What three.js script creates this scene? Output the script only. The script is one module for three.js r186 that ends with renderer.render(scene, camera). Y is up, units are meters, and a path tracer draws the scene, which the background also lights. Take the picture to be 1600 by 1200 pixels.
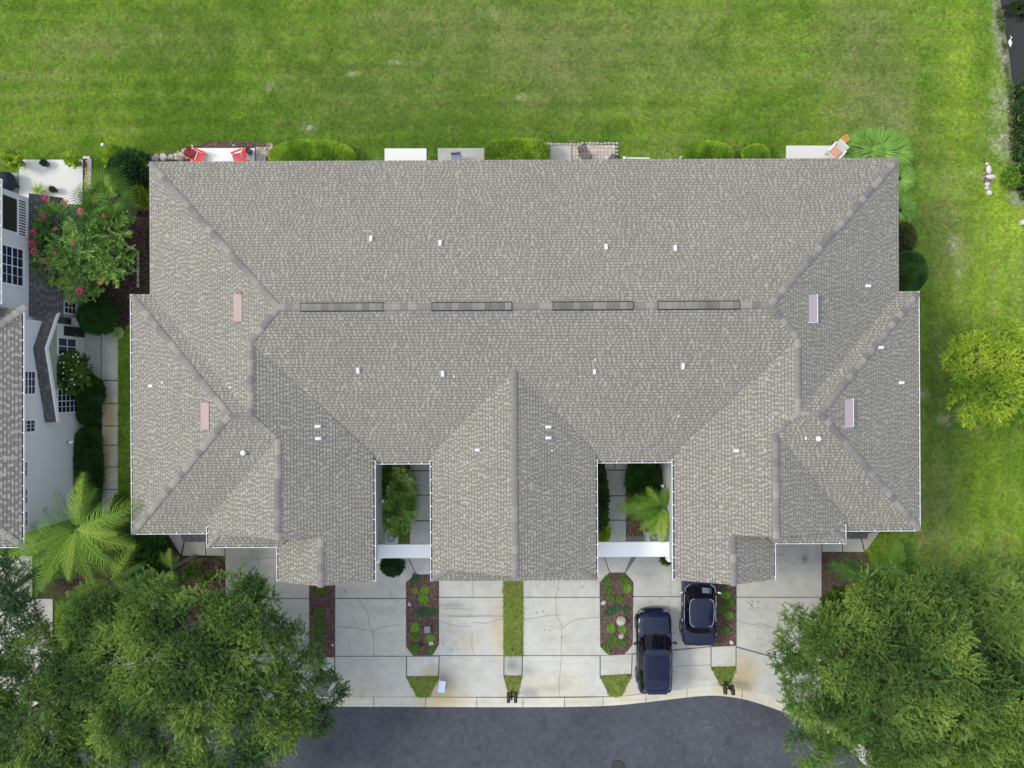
import * as THREE from 'three';
import { mergeGeometries, mergeVertices, toCreasedNormals } from 'three/addons/utils/BufferGeometryUtils.js';
import { RoundedBoxGeometry } from 'three/addons/geometries/RoundedBoxGeometry.js';

// ---------------------------------------------------------------- camera, sky, sun, exposure
const EYE = 45, FOC = 1295;                       // metres above the ground; focal length in photo pixels
const scene = new THREE.Scene();
const camera = new THREE.PerspectiveCamera(2 * Math.atan(600 / FOC) * 180 / Math.PI, 4 / 3, 0.5, 1500);
camera.position.set(0, EYE, 0);
camera.up.set(0, 0, -1);
camera.lookAt(0, 0, 0);
const renderer = new THREE.WebGLRenderer({ antialias: true });
renderer.toneMapping = THREE.LinearToneMapping;
renderer.toneMappingExposure = 1.34;
renderer.shadowMap.enabled = true;
const SUN = new THREE.Vector3(-1.0, 1.0, -0.14).normalize();
{
  const W = 256, Hh = 128, d = new Float32Array(W * Hh * 4);   // bright thin overcast, brighter round the veiled sun
  for (let j = 0; j < Hh; j++) for (let i = 0; i < W; i++) {
    const el = ((j + 0.5) / Hh - 0.5) * Math.PI, az = ((i + 0.5) / W - 0.5) * 2 * Math.PI;
    const v = new THREE.Vector3(Math.cos(az) * Math.cos(el), Math.sin(el), Math.sin(az) * Math.cos(el));
    const c = Math.max(0, v.dot(SUN)), up = Math.max(0, v.y);
    const glow = 0.90 * Math.pow(c, 3), b = 0.43 + 0.26 * up;
    const k = (j * W + i) * 4;
    d[k] = b * 0.87 + glow * 1.04; d[k + 1] = b * 0.98 + glow; d[k + 2] = b * 1.22 + glow * 0.88; d[k + 3] = 1;
  }
  const sky = new THREE.DataTexture(d, W, Hh, THREE.RGBAFormat, THREE.FloatType);
  sky.mapping = THREE.EquirectangularReflectionMapping; sky.magFilter = THREE.LinearFilter; sky.needsUpdate = true;
  scene.background = sky; scene.environment = sky;
}
const sun = new THREE.DirectionalLight(new THREE.Color(1, 0.95, 0.85), 1.5);
sun.position.copy(SUN).multiplyScalar(80);
sun.castShadow = true; sun.shadow.radius = 22; sun.shadow.mapSize.set(4096, 4096);
Object.assign(sun.shadow.camera, { left: -45, right: 45, top: 45, bottom: -45, near: 1, far: 200 });
scene.add(sun, sun.target);

// ---------------------------------------------------------------- helpers
const V3 = (x, y, z) => new THREE.Vector3(x, y, z);
const at = (px, py, h = 0) => V3((px - 800) / FOC * (EYE - h), h, (py - 600) / FOC * (EYE - h));   // the place at height h that the photo shows at a pixel
const g2 = (px, py) => [(px - 800) / FOC * EYE, (py - 600) / FOC * EYE];
const mul = (s) => () => { s |= 0; s = s + 0x6D2B79F5 | 0; let t = Math.imul(s ^ s >>> 15, 1 | s); t = t + Math.imul(t ^ t >>> 7, 61 | t) ^ t; return ((t ^ t >>> 14) >>> 0) / 4294967296; };
const rng = mul(12345), rr = (a, b) => a + (b - a) * rng(), pick = (a) => a[Math.floor(rng() * a.length)];
const hash2 = (x, y) => { let h = Math.imul(x, 374761393) + Math.imul(y, 668265263) | 0; h = Math.imul(h ^ h >>> 13, 1274126177); return ((h ^ h >>> 16) >>> 0) / 4294967296; };
function vn(x, y) { const i = Math.floor(x), j = Math.floor(y), f = x - i, g = y - j, u = f * f * (3 - 2 * f), v = g * g * (3 - 2 * g); return (hash2(i, j) * (1 - u) + hash2(i + 1, j) * u) * (1 - v) + (hash2(i, j + 1) * (1 - u) + hash2(i + 1, j + 1) * u) * v; }
function fbm(x, y, o = 4) { let s = 0, a = 0.5, n = 0; for (let k = 0; k < o; k++) { s += a * vn(x, y); n += a; x = x * 2.03 + 17.1; y = y * 2.03 + 9.7; a *= 0.5; } return s / n; }
const clamp = (x, a = 0, b = 1) => Math.min(b, Math.max(a, x)), sstep = (a, b, x) => { const t = clamp((x - a) / (b - a)); return t * t * (3 - 2 * t); };
const mix3 = (a, b, t) => [a[0] + (b[0] - a[0]) * t, a[1] + (b[1] - a[1]) * t, a[2] + (b[2] - a[2]) * t];
const s8 = (l) => { l = clamp(l); return Math.round(255 * (l <= 0.0031308 ? 12.92 * l : 1.055 * Math.pow(l, 1 / 2.4) - 0.055)); };
const used = new Map();
function numbered(n) { const k = used.get(n) || 0; used.set(n, k + 1); return k ? n + '_' + String(k).padStart(3, '0') : n; }
function tag(o, label, category, group, kind) { if (label) o.userData.label = label; if (category) o.userData.category = category; if (group) o.userData.group = group; if (kind) o.userData.kind = kind; return o; }
function sh(o) { o.traverse((m) => { if (m.isMesh) { m.castShadow = true; m.receiveShadow = true; } }); return o; }
function thing(name, pos, turn, label, category, group) { const o = new THREE.Group(); o.name = numbered(name); if (pos) o.position.copy(pos); o.rotation.y = turn || 0; tag(o, label, category, group); scene.add(o); return o; }
function part(name, geo, mat, parent, kind) { const m = new THREE.Mesh(geo, mat); m.name = parent === scene ? numbered(name) : name; m.castShadow = m.receiveShadow = true; if (kind) m.userData.kind = kind; parent.add(m); return m; }
function dup(root, pos, turn, label, group, scale) { const r = root.clone(); r.name = numbered(root.name.replace(/_\d{3}$/, '')); r.position.copy(pos); r.rotation.y = turn; if (scale) r.scale.setScalar(scale); r.userData = { ...root.userData }; if (label) r.userData.label = label; if (group) r.userData.group = group; scene.add(r); return r; }

// triangles collected into one mesh; uv in metres across the dominant plane
class MB {
  constructor() { this.p = []; this.c = null; this.col = [1, 1, 1]; }
  tint(c) { if (!this.c) { this.c = []; for (let i = 0; i < this.p.length; i += 3) this.c.push(1, 1, 1); } this.col = c; return this; }
  v(a) { this.p.push(a.x, a.y, a.z); if (this.c) this.c.push(...this.col); }
  tri(a, b, c) { this.v(a); this.v(b); this.v(c); return this; }
  quad(a, b, c, d) { return this.tri(a, b, c).tri(a, c, d); }
  box(x0, y0, z0, x1, y1, z1, m) {
    const P = []; for (let i = 0; i < 8; i++) { const q = V3(i & 1 ? x1 : x0, i & 2 ? y1 : y0, i & 4 ? z1 : z0); P.push(m ? q.applyMatrix4(m) : q); }
    this.quad(P[0], P[2], P[3], P[1]).quad(P[4], P[5], P[7], P[6]).quad(P[0], P[1], P[5], P[4]).quad(P[2], P[6], P[7], P[3]).quad(P[0], P[4], P[6], P[2]).quad(P[1], P[3], P[7], P[5]); return this;
  }
  prism(poly, y0, y1) {   // poly: [[x, z], ...]; y0, y1 numbers or functions of (x, z)
    const A = typeof y0 === 'function' ? y0 : () => y0, B = typeof y1 === 'function' ? y1 : () => y1;
    let pts = poly.map(([x, z]) => new THREE.Vector2(x, z)); if (THREE.ShapeUtils.isClockWise(pts)) pts = pts.reverse();
    const T = THREE.ShapeUtils.triangulateShape(pts, []);
    const lo = pts.map((q) => V3(q.x, A(q.x, q.y), q.y)), hi = pts.map((q) => V3(q.x, B(q.x, q.y), q.y));
    for (const [a, b, c] of T) { this.tri(hi[a], hi[c], hi[b]); this.tri(lo[a], lo[b], lo[c]); }
    for (let i = 0; i < pts.length; i++) { const j = (i + 1) % pts.length; this.quad(lo[i], hi[i], hi[j], lo[j]); }
    return this;
  }
  bar(a, b, r, n = 4, r1 = r) {   // a straight tapered bar
    const d = b.clone().sub(a), l = d.length(); if (l < 1e-6) return this; d.divideScalar(l);
    const u = Math.abs(d.y) < 0.9 ? V3(0, 1, 0) : V3(1, 0, 0), s = u.cross(d).normalize(), t = d.clone().cross(s);
    const ring = (c, q) => [...Array(n)].map((_, i) => c.clone().addScaledVector(s, q * Math.cos((i + 0.5) / n * 6.2832)).addScaledVector(t, q * Math.sin((i + 0.5) / n * 6.2832)));
    const A = ring(a, r), B = ring(b, r1);
    for (let i = 0; i < n; i++) { const j = (i + 1) % n; this.quad(A[i], A[j], B[j], B[i]); }
    for (let i = 1; i < n - 1; i++) { this.tri(A[0], A[i + 1], A[i]); this.tri(B[0], B[i], B[i + 1]); }
    return this;
  }
  path(pts, r0, r1, n = 5) { for (let i = 0; i < pts.length - 1; i++) { const f = (k) => r0 + (r1 - r0) * k / (pts.length - 1); this.bar(pts[i], pts[i + 1], f(i), n, f(i + 1)); } return this; }
  geo() {
    const g = new THREE.BufferGeometry(), p = new Float32Array(this.p), uv = new Float32Array(p.length / 3 * 2);
    for (let i = 0, k = 0; i < p.length; i += 9, k += 6) {
      const ax = p[i + 3] - p[i], ay = p[i + 4] - p[i + 1], az = p[i + 5] - p[i + 2], bx = p[i + 6] - p[i], by = p[i + 7] - p[i + 1], bz = p[i + 8] - p[i + 2];
      const nx = Math.abs(ay * bz - az * by), ny = Math.abs(az * bx - ax * bz), nz = Math.abs(ax * by - ay * bx);
      for (let v = 0; v < 3; v++) { const x = p[i + v * 3], y = p[i + v * 3 + 1], z = p[i + v * 3 + 2]; uv[k + v * 2] = ny >= nx && ny >= nz ? x : nx > nz ? z : x; uv[k + v * 2 + 1] = ny >= nx && ny >= nz ? z : y; }
    }
    g.setAttribute('position', new THREE.BufferAttribute(p, 3)); g.setAttribute('uv', new THREE.BufferAttribute(uv, 2));
    if (this.c) g.setAttribute('color', new THREE.BufferAttribute(new Float32Array(this.c), 3));
    g.computeVertexNormals(); return g;
  }
  build(name, mat, parent = scene, kind) { return part(name, this.geo(), mat, parent, kind); }
}
const pxy = (list) => list.map(([x, y]) => g2(x, y));
function inPoly(x, z, P) { let c = false; for (let i = 0, j = P.length - 1; i < P.length; j = i++) if ((P[i][1] > z) !== (P[j][1] > z) && x < (P[j][0] - P[i][0]) * (z - P[i][1]) / (P[j][1] - P[i][1]) + P[i][0]) c = !c; return c; }

// ---------------------------------------------------------------- textures and materials
function tex(w, h, f, color = true) {   // f(u, v) -> [r, g, b] linear, or a number
  const d = new Uint8Array(w * h * 4);
  for (let j = 0; j < h; j++) for (let i = 0; i < w; i++) { let c = f((i + 0.5) / w, (j + 0.5) / h); const k = (j * w + i) * 4; if (typeof c === 'number') { const b = Math.round(255 * clamp(c)); d[k] = d[k + 1] = d[k + 2] = b; } else { d[k] = s8(c[0]); d[k + 1] = s8(c[1]); d[k + 2] = s8(c[2]); } d[k + 3] = 255; }
  const t = new THREE.DataTexture(d, w, h, THREE.RGBAFormat); t.wrapS = t.wrapT = THREE.RepeatWrapping; t.magFilter = THREE.LinearFilter; t.minFilter = THREE.LinearMipmapLinearFilter; if (color) t.colorSpace = THREE.SRGBColorSpace; t.needsUpdate = true; return t;
}
const rep = (t, s) => { const c = t.clone(); c.repeat.set(s, s); c.needsUpdate = true; return c; };
const std = (r, g, b, o = {}) => { const { bright, ...q } = o; const m = new THREE.MeshStandardMaterial({ roughness: 0.85, metalness: 0, side: THREE.DoubleSide, ...q }); m.color.setRGB(r, g, b); return m; };
const grain = tex(256, 256, (u, v) => 0.35 * vn(u * 128, v * 128) + 0.4 * vn(u * 64, v * 64) + 0.25 * hash2(Math.floor(u * 256), Math.floor(v * 256)), false);
const stuccoB = rep(grain, 0.9);
const leafy = (r, g, b, t = 0.3) => { const m = new THREE.MeshPhysicalMaterial({ roughness: 0.85, transmission: t, thickness: 0, side: THREE.DoubleSide, specularIntensity: 0.35 }); m.color.setRGB(r, g, b); return m; };
const M = {
  white: std(0.80, 0.81, 0.82, { roughness: 0.45 }), gutterIn: std(0.20, 0.20, 0.20), fascia: std(0.72, 0.72, 0.70, { roughness: 0.6 }),
  stuccoGrey: std(0.40, 0.43, 0.42, { bumpMap: stuccoB, bumpScale: 0.006 }), stuccoBlue: std(0.70, 0.72, 0.76, { bumpMap: stuccoB, bumpScale: 0.006 }),
  stuccoWhite: std(0.66, 0.67, 0.66, { bumpMap: stuccoB, bumpScale: 0.006 }), sage: std(0.30, 0.34, 0.28, { bumpMap: stuccoB, bumpScale: 0.006 }),
  glass: new THREE.MeshPhysicalMaterial({ color: new THREE.Color().setRGB(0.012, 0.018, 0.06), roughness: 0.06, metalness: 0, specularIntensity: 0.6, clearcoat: 0.4, clearcoatRoughness: 0.03 }),
  dark: std(0.02, 0.02, 0.022, { roughness: 0.7 }), deck: std(0.16, 0.15, 0.14), joint: std(0.17, 0.17, 0.155),
  shingle: std(1, 1, 1, { vertexColors: true, roughness: 0.95, bumpMap: rep(grain, 3), bumpScale: 0.003 }),
  pink: std(0.38, 0.275, 0.255, { roughness: 0.6 }), pinkE: std(0.35, 0.285, 0.315, { roughness: 0.6 }), pinkEdgeShade: std(0.30, 0.17, 0.15, { roughness: 0.7 }), pvc: std(0.82, 0.82, 0.80, { roughness: 0.5 }), lead: std(0.28, 0.28, 0.28, { roughness: 0.6 }),
  bark: std(0.20, 0.17, 0.14, { bumpMap: rep(grain, 2), bumpScale: 0.02 }), palmBark: std(0.30, 0.27, 0.23, { bumpMap: rep(grain, 1.5), bumpScale: 0.02 }),
  rock: std(0.50, 0.47, 0.42, { bumpMap: rep(grain, 1.2), bumpScale: 0.02 }), limestone: std(0.66, 0.63, 0.57, { bumpMap: rep(grain, 1.2), bumpScale: 0.02 }),
  blackMetal: std(0.015, 0.015, 0.017, { roughness: 0.5 }), steel: std(0.42, 0.44, 0.47, { roughness: 0.45, metalness: 0.3 }), plastic: std(0.66, 0.66, 0.64, { roughness: 0.5 }),
  utility: std(0.42, 0.50, 0.60, { roughness: 0.55 }), red: std(0.62, 0.028, 0.035, { roughness: 0.5 }), redDark: std(0.42, 0.012, 0.018, { roughness: 0.5 }),
};

// ---------------------------------------------------------------- the lawn, the pond and everything laid on the ground
const POND = [[1640, -80], [1560, -80], [1560, 0], [1566, 40], [1573, 75], [1579, 125], [1583, 190], [1584, 240], [1590, 290], [1612, 330], [1700, 350], [1900, 340], [2000, -80]];
const BROWN = [[800, 55, 210, 60, .55], [1345, 90, 70, 130, .65], [1390, 190, 50, 80, .5], [870, 130, 90, 60, .5], [1060, 80, 110, 90, .35], [600, 150, 120, 60, .35], [140, 70, 90, 30, .35], [1470, 560, 25, 180, .45], [1450, 800, 40, 90, .75], [1480, 340, 30, 90, .5], [1505, 430, 14, 70, .6], [300, 60, 120, 35, .3], [640, 30, 90, 30, .4]];
const LIME = [[1500, 130, 24, 170, .6], [1572, 60, 9, 70, .6], [1560, 780, 60, 130, .35], [1560, 400, 50, 90, .45], [1556, 310, 20, 50, .7], [1500, 470, 60, 60, .45], [1555, 130, 12, 120, .35], [1590, 350, 25, 40, .7], [80, 200, 120, 30, .25]];
const BARE = [[425, 136, 9, 7], [815, 152, 8, 5], [483, 200, 9, 5], [1475, 657, 13, 8], [1490, 385, 8, 12], [676, 53, 7, 5], [760, 20, 14, 6], [620, 98, 12, 3], [1562, 218, 14, 30], [1556, 150, 8, 30], [1440, 615, 10, 7], [550, 115, 10, 4], [1512, 270, 5, 5], [1500, 425, 6, 10]];
const bank = (x, z) => { let d = 1e9; const P = pondW; for (let i = 0, j = P.length - 1; i < P.length; j = i++) { const ax = P[j][0], az = P[j][1], bx = P[i][0] - ax, bz = P[i][1] - az, t = clamp(((x - ax) * bx + (z - az) * bz) / (bx * bx + bz * bz)); d = Math.min(d, Math.hypot(x - ax - bx * t, z - az - bz * t)); } return inPoly(x, z, P) ? -d : d; };
const pondW = pxy(POND);
function lawnColor(x, z) {
  const px = x / EYE * FOC + 800, py = z / EYE * FOC + 600;
  const blob = (L) => { let s = 0; for (const [a, b, rx, ry, k] of L) { const q = ((px - a) / rx) ** 2 + ((py - b) / ry) ** 2; if (q < 5) s += k * Math.exp(-q); } return s; };
  const n1 = fbm(x * 0.22 + 3, z * 0.22 + 8, 4), n2 = fbm(x * 1.3 + 40, z * 1.3 + 2, 3), n3 = fbm(x * 5 + 9, z * 5, 2);
  const streak = z < -9 ? fbm(x * 0.1, z * 2.1 + 50, 3) : fbm(x * 2.1 + 31, z * 0.1, 3);
  let c = mix3([0.084, 0.160, 0.015], [0.155, 0.250, 0.025], sstep(0.3, 0.72, 0.45 * n1 + 0.35 * n2 + 0.2 * streak));
  c = mix3(c, [0.205, 0.205, 0.085], clamp(blob(BROWN) * (0.35 + 1.1 * n2) + 0.5 * sstep(0.52, 0.78, 0.5 * n1 + 0.5 * streak)) * 0.85);
  c = mix3(c, [0.245, 0.325, 0.034], clamp(blob(LIME) * (0.5 + 0.9 * n2)) * 0.85);
  c = mix3(c, [0.20, 0.19, 0.085], 0.45 * sstep(0.56, 0.75, n3) * sstep(0.4, 0.6, n2));
  let bare = 0; for (const [a, b, rx, ry] of BARE) { const q = ((px - a) / rx) ** 2 + ((py - b) / ry) ** 2; if (q < 6) bare += Math.exp(-q); }
  bare *= sstep(0.3, 0.6, n3 * 0.6 + n2 * 0.4);
  c = mix3(c, [0.40, 0.38, 0.28], clamp(bare * 0.8));
  if (px > 1490 && py < 380) { const bd = bank(x, z); c = mix3(c, [0.27, 0.265, 0.19], .9 * sstep(0.7, 0.1, bd + (n2 - 0.5) * 1.3) * (.45 + .9 * n3) * sstep(-1.6, -.5, bd)); }
  const mow = z < -8.5 ? .05 * Math.sin(z * 6.0 + 2.2 * fbm(x * .12, z * .3, 2)) : x > 20 ? .05 * Math.sin(x * 6.0 + 2 * fbm(x * .3 + 9, z * .12, 2)) : 0, k = 0.80 + mow + 0.40 * fbm(x * 9, z * 9, 2);
  return [c[0] * k, c[1] * k, c[2] * k, bare];
}
const GX = 66, GZ = 56;
{
  const map = tex(2048, 1740, (u, v) => lawnColor((u - 0.5) * GX, (v - 0.5) * GZ).slice(0, 3));
  map.wrapS = map.wrapT = THREE.MirroredRepeatWrapping;
  const axis = (a) => { const o = [-500, -250, -120, -70]; for (let v = -a; v <= a; v += 0.5) o.push(v); o.push(70, 120, 250, 500); return o; };
  const X = axis(34), Z = axis(29), P = [], U = [], I = [];
  for (const z of Z) for (const x of X) {
    let y = 0; if (x > 20 && z < 0) { const b = bank(x, z); y = -0.75 * sstep(0.9, -1.6, b); }
    y += 0.05 * (fbm(x * 0.15, z * 0.15, 2) - 0.5) * (z < -14 ? 1 : 0); P.push(x, y, z); U.push(x / GX + 0.5, z / GZ + 0.5);
  }
  for (let j = 0; j < Z.length - 1; j++) for (let i = 0; i < X.length - 1; i++) { const a = j * X.length + i; I.push(a, a + X.length, a + 1, a + 1, a + X.length, a + X.length + 1); }
  const g = new THREE.BufferGeometry(); g.setAttribute('position', new THREE.Float32BufferAttribute(P, 3)); g.setAttribute('uv', new THREE.Float32BufferAttribute(U, 2)); g.setIndex(I); g.computeVertexNormals();
  tag(part('lawn', g, std(0.85, 0.85, 0.85, { map, roughness: 1 }), scene), 'green lawn with yellowish and bare patches round the buildings', 'lawn', null, 'structure');
  const wN = tex(256, 256, (u, v) => fbm(u * 10, v * 10, 4), false);
  const water = new THREE.MeshPhysicalMaterial({ roughness: 0.12, bumpMap: rep(wN, 0.4), bumpScale: 0.02 }); water.color.setRGB(0.022, 0.022, 0.018);
  tag(new MB().prism(pxy([[1530, -200], [1530, 380], [2100, 380], [2100, -200]]), -0.42, -0.36).build('water', water), 'dark still pond water beside the lawn', 'water', null, 'structure');
}

// concrete with its stains, tyre marks and cracks, one map laid over the front of the houses in metres
const CX0 = -31, CZ0 = -13, CW = 52, CH = 31.5;
const CRACKS = [[[560, 934], [576, 960], [577, 975], [584, 990], [584, 1024]], [[584, 985], [605, 978], [628, 975]], [[526, 978], [560, 981], [584, 986]], [[738, 908], [740, 934]], [[738, 990], [737, 1010], [741, 1023]], [[688, 970], [706, 976], [738, 979]], [[738, 972], [760, 973], [787, 966]], [[873, 908], [868, 935], [870, 962], [878, 978], [877, 1024], [874, 1060], [874, 1086]], [[879, 980], [890, 972], [905, 966], [937, 964]], [[378, 872], [402, 873], [435, 870]], [[404, 866], [407, 893], [400, 910], [398, 934]], [[1150, 969], [1172, 975], [1190, 974], [1206, 981], [1230, 980], [1282, 984]], [[1048, 870], [1047, 931]], [[820, 968], [850, 962], [876, 960]], [[692, 950], [735, 951]], [[700, 962], [784, 962]], [[1012, 1050], [1066, 1040], [1110, 1038]], [[645, 755], [668, 762]]];
const concreteMap = (() => {
  const W = 2048, Hc = Math.round(W * CH / CW), cv = document.createElement('canvas'); cv.width = W; cv.height = Hc; const c = cv.getContext('2d');
  const img = c.createImageData(W, Hc), k = CW / W;
  for (let j = 0; j < Hc; j++) for (let i = 0; i < W; i++) {
    const x = CX0 + i * k, z = CZ0 + j * k, n = fbm(x * 0.5, z * 0.5, 4), m = fbm(x * 3.2 + 7, z * 3.2, 3), f = hash2(i, j), drag = fbm(x * 0.6, z * 7, 2);
    let v = 0.49 + 0.10 * (n - 0.5) + 0.11 * (m - 0.5) + 0.03 * (f - 0.5) + 0.05 * (drag - 0.5); const warm = 0.02 * (fbm(x * 0.3 + 90, z * 0.3, 3) - 0.4);
    const o = (j * W + i) * 4; v *= .965; img.data[o] = s8(v * 1.0 + warm); img.data[o + 1] = s8(v * 0.985 + warm * 0.6); img.data[o + 2] = s8(v * 0.915 - warm * 1.6); img.data[o + 3] = 255;
  }
  c.putImageData(img, 0, 0);
  const q = ([px, py]) => { const [x, z] = g2(px, py); return [(x - CX0) / k, (z - CZ0) / k]; };
  const stain = (px, py, rx, ry, col, a) => { const [x, y] = q([px, py]), R = rx * G_ / k; c.save(); c.translate(x, y); c.scale(1, ry / rx); const gr = c.createRadialGradient(0, 0, 0, 0, 0, R); gr.addColorStop(0, `rgba(${col},${a})`); gr.addColorStop(1, `rgba(${col},0)`); c.fillStyle = gr; c.beginPath(); c.arc(0, 0, R, 0, 7); c.fill(); c.restore(); };
  const G_ = EYE / FOC;
  for (const [px, py, rx, ry, a] of [[690, 1085, 50, 40, .45], [672, 1048, 22, 14, .3], [1160, 1055, 34, 45, .5], [1135, 1075, 26, 20, .4], [975, 1080, 22, 26, .35], [780, 985, 22, 70, .28], [172, 660, 12, 60, .55], [170, 720, 12, 50, .4], [560, 1075, 60, 25, .15], [730, 1000, 34, 20, .2], [1355, 842, 14, 12, .4], [1165, 890, 20, 40, .12], [845, 1070, 90, 30, .18], [174, 640, 10, 30, .4]]) stain(px, py, rx, ry, '176,142,72', a);
  for (const [px, py, rx, ry, a] of [[800, 1038, 13, 15, .4], [1257, 873, 8, 10, .5], [825, 1045, 22, 14, .25], [700, 945, 35, 5, .22], [740, 962, 50, 4, .2], [720, 948, 30, 14, .12], [1245, 970, 30, 20, .12], [600, 955, 40, 12, .1], [1255, 1060, 30, 30, .1], [860, 1075, 34, 8, .16], [690, 1050, 30, 20, .14], [575, 870, 40, 30, .12], [1010, 900, 30, 40, .16], [160, 560, 16, 30, .15], [655, 820, 16, 30, .1], [400, 900, 60, 50, .12], [1080, 1050, 30, 20, .12], [1210, 905, 40, 30, .08]]) stain(px, py, rx, ry, '70,72,72', a);
  const r = mul(77);
  for (const [px, py, n, s] of [[1176, 947, 16, 9], [1225, 880, 10, 14], [700, 990, 8, 30], [1200, 990, 5, 20], [870, 960, 10, 50], [580, 960, 12, 50], [1030, 960, 8, 40]]) for (let i = 0; i < n; i++) stain(px + (r() - .5) * 2 * s, py + (r() - .5) * 2 * s, 1.1 + r() * .8, 1.2 + r(), '48,48,48', 0.4 + 0.3 * r());
  c.lineCap = 'round'; c.lineJoin = 'round';
  for (const L of CRACKS) { c.beginPath(); let a = q(L[0]); c.moveTo(...a); for (let i = 1; i < L.length; i++) { const b = q(L[i]); for (let t = 1; t <= 6; t++) { c.lineTo(a[0] + (b[0] - a[0]) * t / 6 + (r() - .5) * 1.6, a[1] + (b[1] - a[1]) * t / 6 + (r() - .5) * 1.6); } a = b; } c.strokeStyle = 'rgba(80,78,72,0.50)'; c.lineWidth = 1.15; c.stroke(); }
  const t = new THREE.CanvasTexture(cv); t.flipY = false; t.colorSpace = THREE.SRGBColorSpace; t.repeat.set(1 / CW, 1 / CH); t.offset.set(-CX0 / CW, -CZ0 / CH); t.wrapS = t.wrapT = THREE.MirroredRepeatWrapping; t.needsUpdate = true; return t;
})();
const conc = (k = 1, w = [1, 1, 1]) => std(k * w[0], k * w[1], k * w[2], { map: concreteMap, roughness: 0.95, bumpMap: rep(grain, 2), bumpScale: 0.003 });
const CONC = [conc(1), conc(0.965), conc(1.03), conc(0.985, [1, 1, 0.985])], CONCDK = conc(0.82), CONCW = std(0.74, 0.73, 0.70, { roughness: 0.9, bumpMap: rep(grain, 1), bumpScale: 0.003 });
const HARD = [];   // what the grass may not grow through, in pixels
function shrink(poly, d) { const c = poly.reduce((a, [x, y]) => [a[0] + x / poly.length, a[1] + y / poly.length], [0, 0]); return poly.map(([x, y]) => { const l = Math.hypot(c[0] - x, c[1] - y); return [x + (c[0] - x) / l * d, y + (c[1] - y) / l * d]; }); }
function slabs(name, list, label, category, top = 0.09, mats = CONC) {
  const o = thing(name, null, 0, label, category); o.userData.kind = 'structure';
  for (const p of list) { HARD.push(p); const b = new MB().prism(shrink(pxy(p), 0.014), -0.02, top + rng() * 0.006); b.build('slab', pick(mats), o); }
  return o;
}
// dark joint filler under the slabs
tag(new MB().prism(pxy([[353, 838], [1282, 838], [1282, 1046], [1282, 1117], [1200, 1085], [1130, 1071], [1060, 1075], [950, 1087], [345, 1087]]), 0.004, 0.035).build('joint_filler', M.joint), 'dark sand filling between the concrete driveway slabs', 'joint', null, 'structure');
slabs('driveway', [[[353, 850], [484, 850], [484, 934], [353, 934]], [[353, 935], [484, 935], [484, 1024], [353, 1024]], [[353, 1025], [484, 1025], [484, 1056], [500, 1088], [335, 1088], [353, 1056]]], 'concrete driveway half hidden by the big oak', 'driveway');
slabs('driveway', [[[524, 850], [628, 850], [650, 897], [635, 909], [635, 934], [524, 934]], [[524, 935], [635, 935], [635, 1010], [646, 1024], [524, 1024]], [[524, 1025], [635, 1025], [635, 1056], [652, 1088], [508, 1088], [524, 1056]]], 'concrete driveway left of the mulch island with the grey utility box', 'driveway');
slabs('driveway', [[[686, 880], [787, 880], [787, 932], [686, 932]], [[686, 933], [787, 933], [787, 1023], [676, 1023], [686, 1006]], [[687, 1024], [787, 1024], [787, 1056], [796, 1088], [671, 1088], [686, 1057]]], 'concrete driveway with the grey pedestal near the kerb', 'driveway');
slabs('driveway', [[[817, 880], [937, 880], [937, 932], [817, 932]], [[817, 933], [937, 933], [938, 1010], [951, 1023], [817, 1023]], [[817, 1024], [937, 1024], [937, 1056], [953, 1087], [808, 1088], [816, 1056]]], 'empty concrete driveway right of the narrow grass strip', 'driveway');
slabs('driveway', [[[995, 868], [1118, 868], [1118, 931], [989, 931], [989, 909], [977, 895]], [[989, 932], [1118, 932], [1118, 1008], [976, 1021], [988, 1007]], [[988, 1022], [1110, 1010], [1110, 1041], [1126, 1071], [1060, 1076], [971, 1087], [987, 1053]]], 'concrete driveway with both dark cars parked on it', 'driveway');
slabs('driveway', [[[1150, 845], [1283, 845], [1283, 932], [1150, 932]], [[1150, 933], [1283, 933], [1283, 1045], [1150, 1009]], [[1150, 1011], [1283, 1047], [1283, 1118], [1200, 1086], [1139, 1071], [1150, 1041]]], 'concrete driveway with dark oil spots next to the right oak', 'driveway', 0.09, [CONC[1]]);
const walk = slabs('sidewalk', [[[636, 1025], [686, 1025], [685, 1056], [636, 1056]], [[938, 1024], [987, 1021], [986, 1052], [938, 1055]], [[1111, 1010], [1149, 1008], [1149, 1041], [1111, 1041]], [[485, 1026], [523, 1026], [523, 1056], [485, 1056]], [[250, 1025], [352, 1025], [352, 1056], [250, 1056]], [[150, 1025], [249, 1025], [249, 1056], [150, 1056]], [[60, 1025], [149, 1025], [149, 1056], [60, 1056]]], 'concrete sidewalk squares between the driveways', 'sidewalk');
HARD.push([[788, 1024], [816, 1024], [815, 1055], [788, 1055]]);
new MB().prism(shrink(pxy(HARD[HARD.length - 1]), 0.014), -0.02, 0.092).build('slab', CONCDK, walk);
slabs('entry_path', [[[629, 850], [672, 850], [672, 897], [651, 897]], [[592, 872], [628, 872], [628, 874], [592, 874]]].slice(0, 1), 'pale concrete entry slab below the left white gate beam', 'path', 0.094);
slabs('entry_path', [[[936, 850], [952, 894], [939, 908], [934, 908], [934, 850]], [[937, 850], [994, 850], [976, 894], [953, 894]]], 'pale concrete entry slabs below the right white gate beam', 'path', 0.094);
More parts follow.
